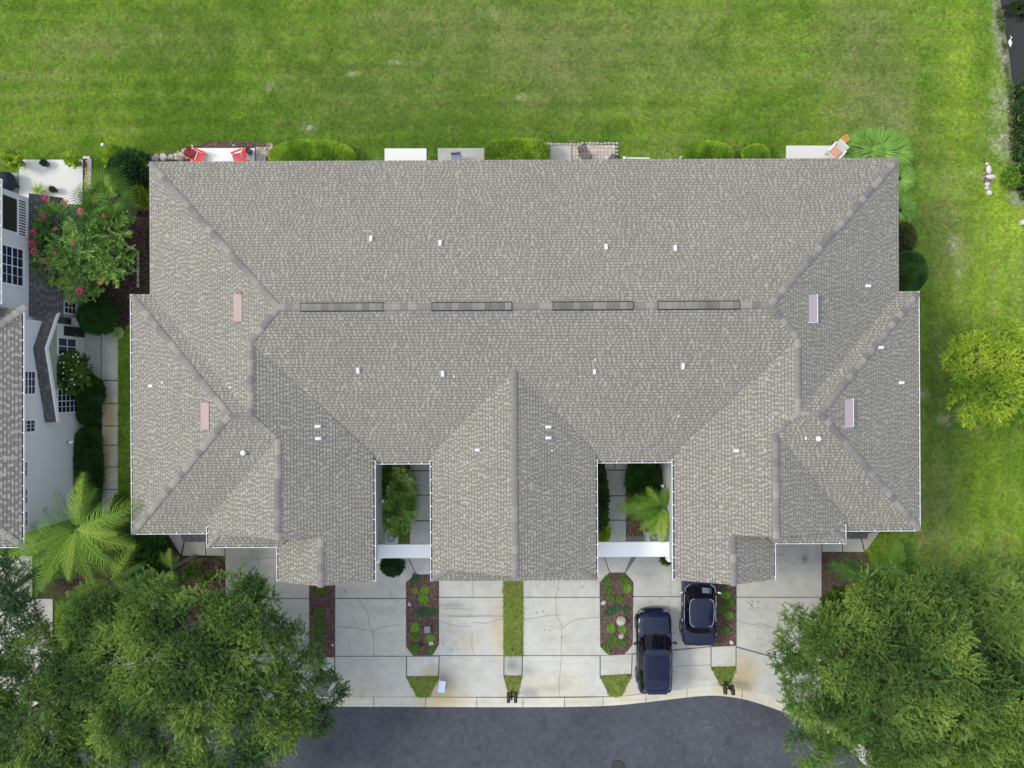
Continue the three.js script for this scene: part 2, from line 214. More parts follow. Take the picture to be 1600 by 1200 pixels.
slabs('courtyard_path', [[[640, 700], [672, 700], [672, 735], [640, 735]], [[640, 736], [672, 736], [672, 773], [640, 773]], [[640, 774], [672, 774], [672, 813], [640, 813]], [[640, 814], [672, 814], [672, 850], [640, 850]]], 'concrete path along the right side of the left courtyard', 'path', 0.06);
slabs('courtyard_path', [[[945, 700], [960, 700], [960, 734], [945, 734]], [[961, 700], [990, 700], [978, 734], [961, 734]], [[947, 735], [978, 735], [978, 774], [947, 774]], [[947, 775], [978, 775], [978, 812], [947, 812]], [[947, 813], [978, 813], [978, 850], [947, 850]]], 'concrete path along the left side of the right courtyard', 'path', 0.06);
slabs('entry_path', [[[1284, 835], [1315, 835], [1315, 862], [1284, 862]], [[1316, 835], [1343, 835], [1349, 862], [1316, 862]], [[1344, 835], [1372, 830], [1377, 826], [1351, 861]]], 'concrete entry path below the right corner of the roof', 'path', 0.085);
slabs('entry_path', [[[258, 826], [290, 838], [283, 866]], [[292, 838], [322, 838], [322, 868], [285, 868]], [[323, 838], [352, 838], [352, 868], [323, 868]]], 'concrete entry path below the left corner of the roof', 'path', 0.085);
slabs('side_path', [[[132, 520], [158.5, 520], [158.5, 594], [142, 580], [132, 580]], [[159.5, 520], [185, 520], [185, 594], [159.5, 594]], [[160, 595], [185, 595], [185, 630], [160, 630]], [[160, 631], [185, 631], [185, 665], [160, 665]], [[160, 666], [185, 666], [185, 695], [160, 695]], [[160, 696], [185, 696], [185, 729], [160, 729]], [[160, 730], [185, 730], [185, 764], [160, 764]], [[160, 765], [185, 765], [185, 800], [160, 800]], [[160, 801], [185, 801], [185, 838], [160, 838]]], 'narrow concrete side path between the two buildings', 'path', 0.05, [CONC[1], CONC[3]]);
slabs('neighbour_driveway', [[[-160, 868], [52, 868], [52, 934], [-160, 934]], [[-160, 935], [84, 935], [84, 1024], [-160, 1024]], [[-160, 1025], [84, 1025], [84, 1056], [96, 1088], [-160, 1088]]], 'beige concrete driveway in front of the grey house', 'driveway', 0.085);

// kerb and road
const KI = [[-400, 1088], [525, 1088], [950, 1088], [1010, 1083], [1060, 1076], [1100, 1072], [1130, 1071], [1165, 1076], [1200, 1085], [1265, 1111], [1330, 1150], [1390, 1210], [1440, 1300]];
const KO = [[-400, 1104], [525, 1104], [940, 1103], [1010, 1097], [1060, 1091], [1100, 1087], [1125, 1087], [1160, 1092], [1195, 1102], [1257, 1127], [1318, 1165], [1374, 1222], [1422, 1306]];
function along(K, n) { const c = new THREE.CatmullRomCurve3(K.map(([x, y]) => V3(x, y, 0)), false, 'centripetal'); return c.getPoints(n).map((p) => [p.x, p.y]); }
const kI = along(KI, 400), kO = along(KO, 400);
const yAt = (K, x) => { for (let i = 1; i < K.length; i++) if (K[i][0] >= x) { const t = (x - K[i - 1][0]) / (K[i][0] - K[i - 1][0] + 1e-9); return K[i - 1][1] + t * (K[i][1] - K[i - 1][1]); } return K[K.length - 1][1]; };
{
  const kerb = thing('kerb', null, 0, 'pale concrete kerb curving along the road', 'kerb'); kerb.userData.kind = 'structure';
  const J = []; for (let x = -390; x < 500; x += 79) J.push(x); J.push(505, 584, 665, 745, 817, 882, 942, 1009, 1073, 1159, 1239, 1310, 1370);
  const kerbMat = [conc(1.12, [1.03, 1, 0.9]), conc(1.06, [1.03, 1, 0.9])];
  for (let i = 0; i < J.length - 1; i++) {
    const b = new MB(), n = 8, x0 = J[i] + 0.35, x1 = J[i + 1] - 0.35;
    let last = null;
    for (let k = 0; k <= n; k++) {
      const x = x0 + (x1 - x0) * k / n, a = yAt(kI, x), o = yAt(kO, x - (x > 1180 ? (x - 1180) * 0.06 : 0));
      const P = [[0, 0.105], [0.35, 0.10], [0.62, 0.035], [1, 0.022]].map(([t, h]) => { const [X, Z] = g2(x - (x > 1180 ? (x - 1180) * 0.06 : 0) * t, a + (o - a) * t); return V3(X, h, Z); });
      P.push(V3(P[3].x, -0.02, P[3].z), V3(P[0].x, -0.02, P[0].z));
      if (last) for (let m = 0; m < 6; m++) b.quad(last[m], P[m], P[(m + 1) % 6], last[(m + 1) % 6]);
      else for (let m = 1; m < 5; m++) b.tri(P[0], P[m], P[m + 1]);
      last = P;
    }
    for (let m = 1; m < 5; m++) b.tri(last[0], last[m + 1], last[m]);
    b.build('kerb_stone', kerbMat[i % 2], kerb);
  }
  const aMap = tex(1024, 1024, (u, v) => { const x = u * 44 - 22, z = v * 44; const n = fbm(x * 0.5, z * 0.5, 4), m = fbm(x * 4, z * 4, 3), f = hash2(u * 1024 | 0, v * 1024 | 0); const worn = Math.exp(-(((x - 11) / 4.5) ** 2 + ((z - 19) / 3) ** 2)); const speck = sstep(0.66, 0.8, fbm(x * 6 + 3, z * 6, 3)) * (0.25 + worn); const tyre = .012 * (Math.exp(-(((z - 22.5 - .02 * x * x * .1) / .5) ** 2)) + Math.exp(-(((z - 24.3 - .002 * x * x) / .5) ** 2))); const spot = sstep(.70, .78, fbm(x * 1.1 + 60, z * 1.1 + 9, 3)); const k = 0.063 + tyre - .010 * spot + 0.030 * (n - 0.5) + 0.028 * (m - 0.5) + 0.02 * (f - 0.5) + 0.02 * worn * n + 0.028 * speck; return [k * 0.93, k * .99, k * 1.22]; });
  aMap.repeat.set(1 / 44, 1 / 44); aMap.offset.set(0.5, 0);
  const road = pxy([...kO.filter(([x]) => x < 1423), [1440, 1400], [1400, 1800], [1000, 2300], [-400, 2300]]);
  HARD.push(kO.concat([[1440, 1400], [-400, 1400]]));
  tag(new MB().prism(road, -0.05, 0.012).build('road', std(1, 1, 1, { map: aMap, roughness: 0.93, bumpMap: rep(grain, 3), bumpScale: 0.006 })), 'dark grey asphalt cul-de-sac road', 'road', null, 'structure');
  const mh = thing('manhole_cover', at(966, 1198, 0.02), 0, 'round iron manhole cover in the asphalt at the picture bottom', 'manhole cover');
  part('rim', new THREE.CylinderGeometry(0.36, 0.36, 0.03, 28), M.blackMetal, mh); part('lid', new THREE.CylinderGeometry(0.31, 0.31, 0.045, 28), std(0.03, 0.03, 0.032, { roughness: 0.6 }), mh);
}

// mulch beds
const mulchMap = tex(512, 512, (u, v) => { const n = fbm(u * 60, v * 60, 2), m = fbm(u * 8, v * 8, 3), f = hash2(u * 512 | 0, v * 512 | 0); const k = 0.4 + 0.9 * n + 0.3 * (f - .5); return mix3([0.075 * k, 0.045 * k, 0.037 * k], [0.26 * k, 0.18 * k, 0.15 * k], sstep(0.45, 0.85, f * .6 + n * .4) * (0.5 + 0.5 * m)); });
mulchMap.repeat.set(1 / 4, 1 / 4);
const mulchMat = std(1, 1, 1, { map: mulchMap, roughness: 1 }), soilMat = std(0.45, 0.42, 0.40, { map: mulchMap, roughness: 1 });
const chipMat = std(1, 1, 1, { roughness: 1 });
const chipGeo = new THREE.BoxGeometry(0.08, 0.015, 0.028);
function bed(poly, label, top = 0.10, mat = mulchMat, chips = 100, tint = [0.17, 0.105, 0.088], name = 'mulch_bed') {
  HARD.push(poly); const w = pxy(poly), o = thing(name, null, 0, label, 'mulch bed'); o.userData.kind = 'structure';
  new MB().prism(w, -0.02, top).build('soil', mat, o);
  if (!chips) return o;
  const xs = w.map((p) => p[0]), zs = w.map((p) => p[1]), x0 = Math.min(...xs), x1 = Math.max(...xs), z0 = Math.min(...zs), z1 = Math.max(...zs);
  const n = Math.min(4500, Math.round((x1 - x0) * (z1 - z0) * chips)), im = new THREE.InstancedMesh(chipGeo, chipMat, n), m = new THREE.Matrix4(), e = new THREE.Euler(), q = new THREE.Quaternion(), col = new THREE.Color(); let k = 0;
  for (let i = 0; i < n; i++) { const x = rr(x0, x1), z = rr(z0, z1); if (!inPoly(x, z, w)) continue; q.setFromEuler(e.set(rr(-.5, .5), rr(0, 6), rr(-.5, .5))); m.compose(V3(x, top + 0.012, z), q, V3(rr(.5, 1.3), 1, rr(.6, 1.4))); im.setMatrixAt(k, m); const b = rr(0.35, 1.7); col.setRGB(tint[0] * b, tint[1] * b * rr(.9, 1.1), tint[2] * b); im.setColorAt(k++, col); }
  im.count = k; im.name = 'bark_chips'; im.userData.kind = 'stuff'; im.castShadow = im.receiveShadow = true; o.add(im); return o;
}
const ISLE_A = [[635, 910], [650, 897.5], [685.5, 897.5], [685.5, 1005], [675, 1023], [646, 1023], [635, 1010]], ISLE_B = [[938.5, 909], [952, 895.5], [977, 895.5], [988.5, 909.5], [987.5, 1007], [976, 1021], [951, 1022.5], [938.5, 1010]];
bed(ISLE_A, 'octagonal mulch island with grey utility box between two driveways');
bed(ISLE_B, 'octagonal mulch island with the big round rock');
bed([[484, 900], [524, 900], [524, 1025], [484, 1025]], 'reddish mulch strip below the left front gable');
bed([[1118.5, 890], [1149.5, 890], [1149.5, 1008], [1110, 1009], [1118.5, 1000]], 'mulch strip right of the parked sedan');
bed([[1284, 863], [1350, 863], [1366, 890], [1372, 940], [1350, 1010], [1284, 1044]], 'mulch bed of the right palm and oak');
bed([[283, 869], [330, 869], [345, 874], [352, 884], [352, 1000], [250, 1000], [210, 880]], 'mulch bed of the left oak below the roof corner');
bed([[264, 838], [284, 868], [252, 900], [196, 870], [200, 838]], 'mulch bed full of dark shrubs at the left roof corner', 0.08, soilMat, 60);
bed([[225, 380], [250, 380], [250, 470], [185, 520], [150, 520], [120, 470], [120, 330], [200, 300], [250, 310], [250, 380]], 'dark soil bed between the left building and the flowering tree', 0.04, soilMat, 50);
bed([[118, 595], [142, 582], [159, 596], [159, 800], [118, 800]], 'dark soil bed of the clipped shrubs along the grey house', 0.04, soilMat, 30);
bed([[80, 800], [160, 800], [196, 840], [200, 930], [60, 940], [60, 870]], 'shaded soil bed under the feather palms', 0.035, soilMat, 40);
bed([[588, 700], [640, 700], [640, 852], [588, 852]], 'dark planting bed in the left courtyard', 0.03, soilMat, 30);
bed([[934, 700], [947, 700], [947, 852], [934, 852]], 'narrow planting bed in the right courtyard left of its path', 0.03, soilMat, 30);
bed([[979, 700], [1052, 700], [1052, 785], [979, 785]], 'planting bed in the upper half of the right courtyard', 0.03, mulchMat, 60);
bed([[979, 785.5], [1052, 785.5], [1052, 852], [979, 852]], 'bare sandy bed in the lower half of the right courtyard', 0.028, std(1.6, 1.5, 1.2, { map: mulchMap, roughness: 1 }), 30, [0.3, 0.27, 0.2]);
bed([[230, 240], [262, 241], [282, 236], [300, 228], [330, 222], [360, 220], [395, 222], [415, 226], [428, 236], [420, 256], [230, 258]], 'reddish mulch border round the patio with the red chairs', 0.05);

// patios behind the building
const patio = (poly, mats, label, top = 0.08) => { const o = slabs('patio', [poly], label, 'patio', top, mats); return o; };
patio([[299, 232], [399, 232], [399, 270], [299, 270]], [CONCW], 'white patio slab with the two red chairs', 0.09);
patio([[601, 232.5], [667, 232.5], [667, 270], [601, 270]], [CONCW], 'empty white patio slab behind the building', 0.1);
patio([[684, 232], [757, 232], [757, 270], [684, 270]], [conc(0.85)], 'weathered grey concrete patio slab with a folding chair', 0.09);
patio([[859, 228], [893, 227], [893, 270], [859, 270]], [conc(0.95)], 'speckled grey concrete slab left of the tiled patio', 0.08);
patio([[1227, 228], [1320, 228], [1320, 270], [1227, 270]], [std(0.62, 0.61, 0.57, { roughness: 0.9, bumpMap: grain, bumpScale: 0.004 })], 'off-white patio slab with the cushioned chair', 0.09);
patio([[31, 250], [131, 250], [131, 320], [31, 320]], [std(0.66, 0.64, 0.60, { roughness: 0.85, bumpMap: grain, bumpScale: 0.003 })], 'cream patio slab behind the grey house with potted plants', 0.1);
patio([[-80, 270], [30, 270], [30, 330], [-80, 330]], [conc(0.7)], 'grey concrete slab under the covered grill', 0.06);
function pavers(x0, y0, x1, y1, nx, ny, label, cols, group) {
  HARD.push([[x0, y0], [x1, y0], [x1, y1], [x0, y1]]); const o = thing('paver_patio', null, 0, label, 'paving'); o.userData.kind = 'structure'; const b = new MB(); b.tint([1, 1, 1]);
  for (let i = 0; i < nx; i++) for (let j = 0; j < ny; j++) { const a = g2(x0 + (x1 - x0) * i / nx, y0 + (y1 - y0) * j / ny), e = g2(x0 + (x1 - x0) * (i + 1) / nx, y0 + (y1 - y0) * (j + 1) / ny), c = pick(cols), k = rr(0.88, 1.1); b.tint([c[0] * k, c[1] * k, c[2] * k]); b.box(a[0] + .008, -.02, a[1] + .008, e[0] - .008, .07 + rng() * .006, e[1] - .008); }
  b.build('pavers', std(1, 1, 1, { vertexColors: true, roughness: 0.9 }), o, 'stuff');
  const A = g2(x0, y0), B = g2(x1, y1); new MB().box(A[0], -.02, A[1], B[0], .055, B[1]).build('sand_joint', M.joint, o); return o;
}
pavers(400, 230, 416, 262, 4, 8, 'small pale paver strip right of the red chairs', [[.40, .36, .31], [.46, .42, .36]]);
pavers(894, 227, 961, 265, 12, 7, 'pinkish tile patio with the black lattice chair', [[.52, .44, .40], [.56, .46, .40], [.50, .44, .42], [.58, .50, .42]]);
{ const o = thing('stone_edging', null, 0, 'rough stone edging round the pinkish tile patio', 'edging'); o.userData.kind = 'structure'; const E = [];
  for (let x = 850; x < 966; x += 6) E.push([x, 226 - (x - 850) * 0.016 + rr(-.7, .7)]); for (let y = 230; y < 254; y += 6) E.push([964, y]);
  for (const [x, y] of E) { const s = new THREE.DodecahedronGeometry(rr(.1, .13), 0); const m = part('stone', s, M.rock, o); m.position.copy(at(x, y, 0.06)); m.rotation.set(rng() * 3, rng() * 3, 0); m.scale.y = 0.7; HARD.push([[x - 3, y - 3], [x + 3, y - 3], [x + 3, y + 3], [x - 3, y + 3]]); } }
{ const o = thing('planter_bed', null, 0, 'narrow planter of orange pebbles with a concrete block edge beside the cream patio', 'planter'); HARD.push([[131, 246], [144, 246], [144, 300], [131, 300]]);
  const a = g2(132, 248), b = g2(139.5, 302); new MB().box(a[0], 0, a[1], b[0], .06, b[1]).build('soil', soilMat, o);
  for (let k = 0; k < 8; k++) { const p = at(141.6, 252 + k * 6.3, 0); new MB().box(p.x - .1, 0, p.z - .105, p.x + .1, .14, p.z + .105).build('block', M.limestone, o); }
  for (let k = 0; k < 2; k++) { const p = at(134 + k * 5.4, 247, 0); new MB().box(p.x - .09, 0, p.z - .07, p.x + .09, .13, p.z + .07).build('block', M.limestone, o); }
  const pb = new MB(); pb.tint([1, 1, 1]); for (let k = 0; k < 160; k++) { const q = at(rr(132.5, 139), rr(251, 300), .07), s = rr(.02, .045); pb.tint(pick([[.5, .22, .1], [.55, .4, .2], [.4, .2, .12], [.6, .5, .35]])); pb.box(q.x - s, q.y - s / 2, q.z - s, q.x + s, q.y + s / 2, q.z + s); } pb.build('pebbles', std(1, 1, 1, { vertexColors: true }), o, 'stuff'); }

// ---------------------------------------------------------------- the townhouses: roof planes h = a + b x + c z in the building's own axes
const town = thing('townhouse_building', null, 0.005, 'long townhouse building with grey shingled hip roofs and white gutters', 'building');
const roof = new THREE.Group(); roof.name = 'roof'; town.add(roof);
const toLocal = (v) => v.clone().applyAxisAngle(V3(0, 1, 0), -0.005);
const H = (P, x, z) => P[0] + P[1] * x + P[2] * z;
const zOf = (P, x, h) => (h - P[0] - P[1] * x) / P[2], xOf = (P, z, h) => (h - P[0] - P[2] * z) / P[1];
let gutterHost = town;
const faces = [], ridges = [];   // faces {P, poly}; ridges [A, B, slope across]
const mk = (name, P, poly, eaves) => { faces.push({ name, P, poly, eaves }); };
const N = [5.6 + .4 * 10.65, 0, .4], S = [5.6 + .4 * 3.79, 0, -.4], zR = (3.79 - 10.65) / 2, hR = H(N, 0, zR);
const pt = (P, x, z) => V3(x, H(P, x, z), z);
function wing(s, q) {   // s = -1 left, 1 right; written for the left one with x measured outwards (u = -x on the left, x on the right)
  const X = (u) => s * u, pl = (a, bu, c) => [a, s * bu, c];
  const W1 = pl(5.6 + q.sW * q.uW, -q.sW, 0), LE = pl(5.8 - .4 * q.uE, .4, 0);
  const u1 = (5.6 + q.sW * q.uW - 5.8 + .4 * q.uE) / (.4 + q.sW), h1 = 5.8 + .4 * (u1 - q.uE), zm = (q.zn + q.zs) / 2, k = (h1 - 5.6) / (zm - q.zn);
  const NW = [5.6 - k * q.zn, 0, k], SW = [5.6 + k * q.zs, 0, -k], uw = q.uWH - (h1 - 5.6) / q.sH, WH = pl(5.6 + q.sH * q.uWH, -q.sH, 0);
  const uR = q.uW - (hR - 5.6) / q.sW, zT = (5.6 + .4 * 3.79 - h1) / .4;
  const GW = pl(5.9 + q.sG * q.uG, -q.sG, 0), u2 = (5.9 + q.sG * q.uG - 5.8 + .4 * q.uE) / (.4 + q.sG), h2 = 5.8 + .4 * (u2 - q.uE), z2 = zOf(SW, 0, h2);
  const SL = [5.9 + .42 * q.zk, 0, -.42], hk = 5.9 + .42 * (q.zk - q.zg), uh = q.uG - (hk - 5.9) / q.sG, zv = zOf(SW, 0, 5.9);
  const FW = pl(5.8 + q.sF * q.uF, -q.sF, 0), u3 = (5.8 + q.sF * q.uF - 5.8 + .4 * q.uE) / (.4 + q.sF), h3 = 5.8 + .4 * (u3 - q.uE), uv = q.uF - (hk - 5.8) / q.sF, uc = q.uF - .1 / q.sF;
  const e = .11;   // the gutter stands outside the shingles
  const zd = (5.6 + .4 * 3.79 - 5.8) / .4;
  const R = (L) => L.map(([u, z]) => [X(u), z]);
  mk('end', W1, R([[q.uW - .04, -10.65], [uR, zR], [u1, zT], [u1, zm], [q.uW - .04, q.zn]]));
  mk('wing_inner', LE, R([[u1, zT], [q.uE + e, zd], [q.uE + e, q.zf], [u3, q.zf], [u3, q.zg], [u2, q.zg], [u2, z2], [u1, zm]]));
  mk('wing_south', SW, R([[u1, zm], [u2, z2], [q.uG - e, zv], [q.uG - e, q.zs - e], [q.uWH - e, q.zs - e], [uw, zm]]));
  mk('wing_north', NW, R([[q.uWH - e, q.zn], [q.uW - .04, q.zn], [u1, zm], [uw, zm]]));
  mk('wing_end', WH, R([[q.uWH - e, q.zn + .02], [uw, zm], [q.uWH - e, q.zs - e]]));
  mk('garage', GW, R([[u2, z2], [u2, q.zg], [uh, q.zg], [q.uG - e, q.zk - e], [q.uG - e, zv]]));
  mk('skirt', SL, R([[q.uG - e, q.zk - e], [uc, q.zk - e], [uv, q.zg], [uh, q.zg]]));
  mk('front_gable', FW, R([[q.uF - e, q.zf], [u3, q.zf], [u3, q.zg], [uv, q.zg], [uc, q.zk], [q.uF - e, q.zk]]));
  const v = (u, h, z) => V3(X(u), h, z);
  ridges.push([v(q.uW, 5.6, -10.65), v(uR, hR, zR), .28], [v(u1, h1, zT), v(uR, hR, zR), .28], [v(u1, h1, zm), v(u1, h1, zT), .4], [v(q.uWH, 5.6, q.zs), v(uw, h1, zm), .28], [v(q.uWH, 5.6, q.zn), v(uw, h1, zm), .28], [v(uw, h1, zm), v(u1, h1, zm), .4], [v(u2, h2, z2), v(u1, h1, zm), .28], [v(u2, h2, q.zg), v(u2, h2, z2), .4], [v(u3, h3, q.zf), v(u3, h3, q.zg + .1), .4], [v(q.uG, 5.9, q.zk), v(uh, hk, q.zg), .28]);
  // gable walls a little behind the rakes
  const wl = new MB(), zw = q.zg - .08;
  wl.quad(v(uh + .1, hk - .05, zw), v(u2, h2 - .03, zw), v(u3, h3 - .03, zw), v(uv, hk - .2, zw));
  const zf = q.zf - .32; wl.tri(v(q.uF - .4, 5.7, zf), v(u3, h3 - .12, zf), v(q.uE + .4, 5.7, zf));
  wl.build('gable_wall', M.stuccoGrey, town);
  // gutters: [from, to] along the eaves, outer lip on the given side
  const gt = (a, b, h, n, ext) => gutter(V3(X(a[0]), h, a[1]), V3(X(b[0]), h, b[1]), V3(n[0] * s, 0, n[1]), ext);
  gt([q.uWH, q.zn], [q.uWH, q.zs], 5.6, [1, 0]); gt([q.uWH, q.zs], [q.uG, q.zs], 5.6, [0, 1]); gt([q.uG, zv + .35], [q.uG, q.zk], 5.9, [1, 0]); gt([q.uG, q.zk], [q.uF, q.zk], 5.85, [0, 1]);
  gt([q.uF, q.zk], [q.uF, q.zf], 5.8, [1, 0]); gt([q.uE, zd + .3], [q.uE, q.zf], 5.8, [-1, 0]);
  return { uR, u1, u2, u3, h1, zm, zT, zd };
}
function gutter(a, b, n) {   // a K-style trough with hangers every 0.6 m
  const d = b.clone().sub(a), L = d.length(); d.divideScalar(L); const y = a.y + .02, P = (t, o, yy) => a.clone().addScaledVector(d, t).addScaledVector(n, -o).setY(yy), w = new MB();
  const rail = (o0, o1, y0, y1) => { const q = [[o0, y0], [o1, y0], [o1, y1], [o0, y1]]; for (let i = 0; i < 4; i++) { const j = (i + 1) % 4; w.quad(P(0, ...q[i]), P(L, ...q[i]), P(L, ...q[j]), P(0, ...q[j])); } for (const t of [0, L]) w.quad(P(t, ...q[0]), P(t, ...q[1]), P(t, ...q[2]), P(t, ...q[3])); };
  rail(0, .024, y - .11, y); rail(.12, .135, y - .11, y - .03); for (const t of [0, L - .03]) { w.quad(P(t, .03, y - .11), P(t, .13, y - .11), P(t, .13, y), P(t, .03, y)); w.quad(P(t + .03, .03, y - .11), P(t + .03, .13, y - .11), P(t + .03, .13, y), P(t + .03, .03, y)); w.quad(P(t, .03, y), P(t, .13, y), P(t + .03, .13, y), P(t + .03, .03, y)); }
  const m = w.build('gutter', M.white, gutterHost); const bt = new MB(); bt.quad(P(0, .03, y - .105), P(L, .03, y - .105), P(L, .125, y - .105), P(0, .125, y - .105)); bt.build('trough', M.gutterIn, m);
  const hg = new MB(); for (let t = .3; t < L; t += .62) { const A = P(t, .02, y + .004), B = P(t, .17, y + .012), s = d.clone().multiplyScalar(.016); hg.quad(A.clone().sub(s), A.clone().add(s), B.clone().add(s), B.clone().sub(s)); const C = A.clone().setY(y - .02), D = B.clone().setY(y - .02); hg.quad(C.clone().sub(s), C.clone().add(s), D.clone().add(s), D.clone().sub(s)); hg.quad(A.clone().sub(s), B.clone().sub(s), D.clone().sub(s), C.clone().sub(s)); hg.quad(A.clone().add(s), B.clone().add(s), D.clone().add(s), C.clone().add(s)); }
  hg.build('gutter_hangers', M.white, m, 'stuff');
}
const LW = wing(-1, { uW: 17.22, sW: .417, uE: 6.48, uWH: 18.13, sH: .42, zn: -4.35, zs: 7.06, uG: 14.46, sG: .41, zk: 7.67, zg: 6.98, uF: 11.18, sF: .417, zf: 9.29 });
const RW = wing(1, { uW: 18.44, sW: .409, uE: 7.54, uWH: 19.38, sH: .413, zn: -4.31, zs: 7.09, uG: 15.73, sG: .433, zk: 7.62, zg: 7.0, uF: 12.43, sF: .4617, zf: 9.3 });
{ // the middle wing and the two long slopes
  const MW = [5.8 + .397 * 3.905, .397, 0], xM = 0.10, hM = H(MW, xM, 0), sE = (hM - 5.8) / (4.026 - xM), ME = [5.8 + sE * 4.026, -sE, 0], zA = zOf(S, 0, hM), zd = LW.zd, e = .11;
  const MS = [5.8 + .6 * 9.3, 0, -.6], zg = 8.74, hk = H(MS, 0, zg), xl = xOf(MW, 0, hk), xr = xOf(ME, 0, hk);
  mk('middle_west', MW, [[xM, zA], [xM, zg], [xl, zg], [-3.905 + e, 9.3], [-3.905 + e, zd]]);
  mk('middle_east', ME, [[xM, zA], [4.026 - e, zd], [4.026 - e, 9.3], [xr, zg], [xM, zg]]);
  mk('middle_skirt', MS, [[-3.905 + e, 9.3], [4.026 - e, 9.3], [xr, zg], [xl, zg]]);
  mk('rear', N, [[-17.22, -10.65], [18.44, -10.65], [RW.uR, zR], [-LW.uR, zR]]);
  const ee = 3.79 - e;
  mk('front', S, [[-LW.uR, zR], [RW.uR, zR], [RW.u1, RW.zT], [7.54 + e, zd], [7.54 + e, ee], [4.026 - e, ee], [4.026 - e, zd], [xM, zA], [-3.905 + e, zd], [-3.905 + e, ee], [-6.48 - e, ee], [-6.48 - e, zd], [-LW.u1, LW.zT]]);
  ridges.unshift([V3(-LW.uR, hR, zR), V3(RW.uR, hR, zR), .4]);
  ridges.push([V3(xM, hM, zg), V3(xM, hM, zA), .4], [V3(-3.905, 5.8, 9.3), V3(xl, hk, zg), .25], [V3(4.026, 5.8, 9.3), V3(xr, hk, zg), .25]);
  new MB().tri(V3(xl + .1, hk - .05, zg - .08), V3(xM, hM - .04, zg - .08), V3(xr - .1, hk - .05, zg - .08)).build('gable_wall', M.stuccoGrey, town);
  gutter(V3(-3.905, 5.8, zd + .3), V3(-3.905, 5.8, 9.3), V3(-1, 0, 0)); gutter(V3(4.026, 5.8, zd + .3), V3(4.026, 5.8, 9.3), V3(1, 0, 0));
  gutter(V3(-6.48, 5.6, 3.79), V3(-3.905, 5.6, 3.79), V3(0, 0, 1)); gutter(V3(4.026, 5.6, 3.79), V3(7.54, 5.6, 3.79), V3(0, 0, 1));
}
function roofDeck(list, name, host, mat) { const b = new MB(); for (const f of list) b.prism(f.poly, (x, z) => H(f.P, x, z) - .14, (x, z) => H(f.P, x, z) - .012); return b.build(name, mat, host); }
{ const d = roofDeck(faces, 'deck', roof, M.deck); }
// shingles: staggered tabs of uneven width, cut to each slope; the butt of every tab stands proud
function clipRect(poly, u0, u1, v0, v1) {
  let P = poly;
  for (const [ax, lim, sg] of [[0, u0, 1], [0, u1, -1], [1, v0, 1], [1, v1, -1]]) {
    const o = []; for (let i = 0; i < P.length; i++) { const A = P[i], B = P[(i + 1) % P.length], a = (A[ax] - lim) * sg, b = (B[ax] - lim) * sg; if (a >= 0) o.push(A); if ((a >= 0) !== (b >= 0)) { const t = a / (a - b); o.push([A[0] + (B[0] - A[0]) * t, A[1] + (B[1] - A[1]) * t]); } }
    P = o; if (P.length < 3) return null;
  }
  let ar = 0; for (let i = 0; i < P.length; i++) { const A = P[i], B = P[(i + 1) % P.length]; ar += A[0] * B[1] - B[0] * A[1]; }
  return Math.abs(ar) < 4e-4 ? null : P;
}
function shingles(list, host, tones, expo = 0.147, wMin = 0.060, wMax = 0.165, name = 'shingles') {
  const b = new MB(); b.tint([1, 1, 1]);
  list.forEach((f, fi) => {
    const gx = f.P[1], gz = f.P[2], g = Math.hypot(gx, gz), up = V3(gx / g, g, gz / g).normalize(), side = V3(-gz / g, 0, gx / g), nrm = V3(-gx, 1, -gz).normalize(), k = Math.sqrt(1 + g * g);
    const uv = f.poly.map(([x, z]) => [x * side.x + z * side.z, (x * gx + z * gz) / g * k]);   // (along the eave, up the slope)
    const v0 = Math.min(...uv.map((p) => p[1])), v1 = Math.max(...uv.map((p) => p[1])), u0 = Math.min(...uv.map((p) => p[0])), u1 = Math.max(...uv.map((p) => p[0]));
    const O = V3(0, f.P[0], 0), world = (u, v, t) => { const hx = v / k * gx / g, hz = v / k * gz / g, x = side.x * u + hx, z = side.z * u + hz; return V3(x, H(f.P, x, z), z).addScaledVector(nrm, t); };
    for (let v = v0, j = 0; v < v1; v += expo, j++) {
      let u = u0 - rng() * .3, dark = rng() < .5;
      while (u < u1) {
        const w = dark ? rr(wMin * 1.25, wMax) : rr(wMin, wMax * .62), c = clipRect(uv, u, u + w, v, v + expo + .012);
        if (c) {
          const shadowBand = clipRect(uv, u, u + w, v + expo * .70, v + expo + .012);  // dark top band: printed on the shingle, with the butt shadow put into colour
          const patch = 0.95 + .1 * fbm(u * .55 + fi * 13, v * .55, 2), n = rr(.9, 1.1) * patch, T = dark ? tones[0] : tones[1], th = dark ? .011 : .005, q = rr(-.012, .012);
          b.tint([T[0] * n + q * .3, T[1] * n, T[2] * n - q * .3]);
          const top = c.map(([a, d]) => world(a, d, th * (1 - (d - v) / (expo + .012)) + .001));
          for (let i = 1; i < top.length - 1; i++) b.tri(top[0], top[i], top[i + 1]);
          if (shadowBand && (dark || rng() < .75)) { const D = tones[0], k = .76 * (.93 + .14 * rng()) * patch; b.tint([D[0] * k, D[1] * k, D[2] * k * 1.04]); const tb = shadowBand.map(([a, d]) => world(a, d, th * (1 - (d - v) / (expo + .012)) + .0035)); for (let i = 1; i < tb.length - 1; i++) b.tri(tb[0], tb[i], tb[i + 1]); }
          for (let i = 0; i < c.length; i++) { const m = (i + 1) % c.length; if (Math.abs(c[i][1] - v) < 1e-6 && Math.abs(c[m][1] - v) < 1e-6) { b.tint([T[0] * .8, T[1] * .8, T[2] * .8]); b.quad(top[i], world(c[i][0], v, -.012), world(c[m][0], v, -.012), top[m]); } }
        }
        u += w; dark = rng() < (dark ? .10 : .10) ? dark : !dark;
      }
    }
  });
  return b.build(name, M.shingle, host, 'stuff');
}
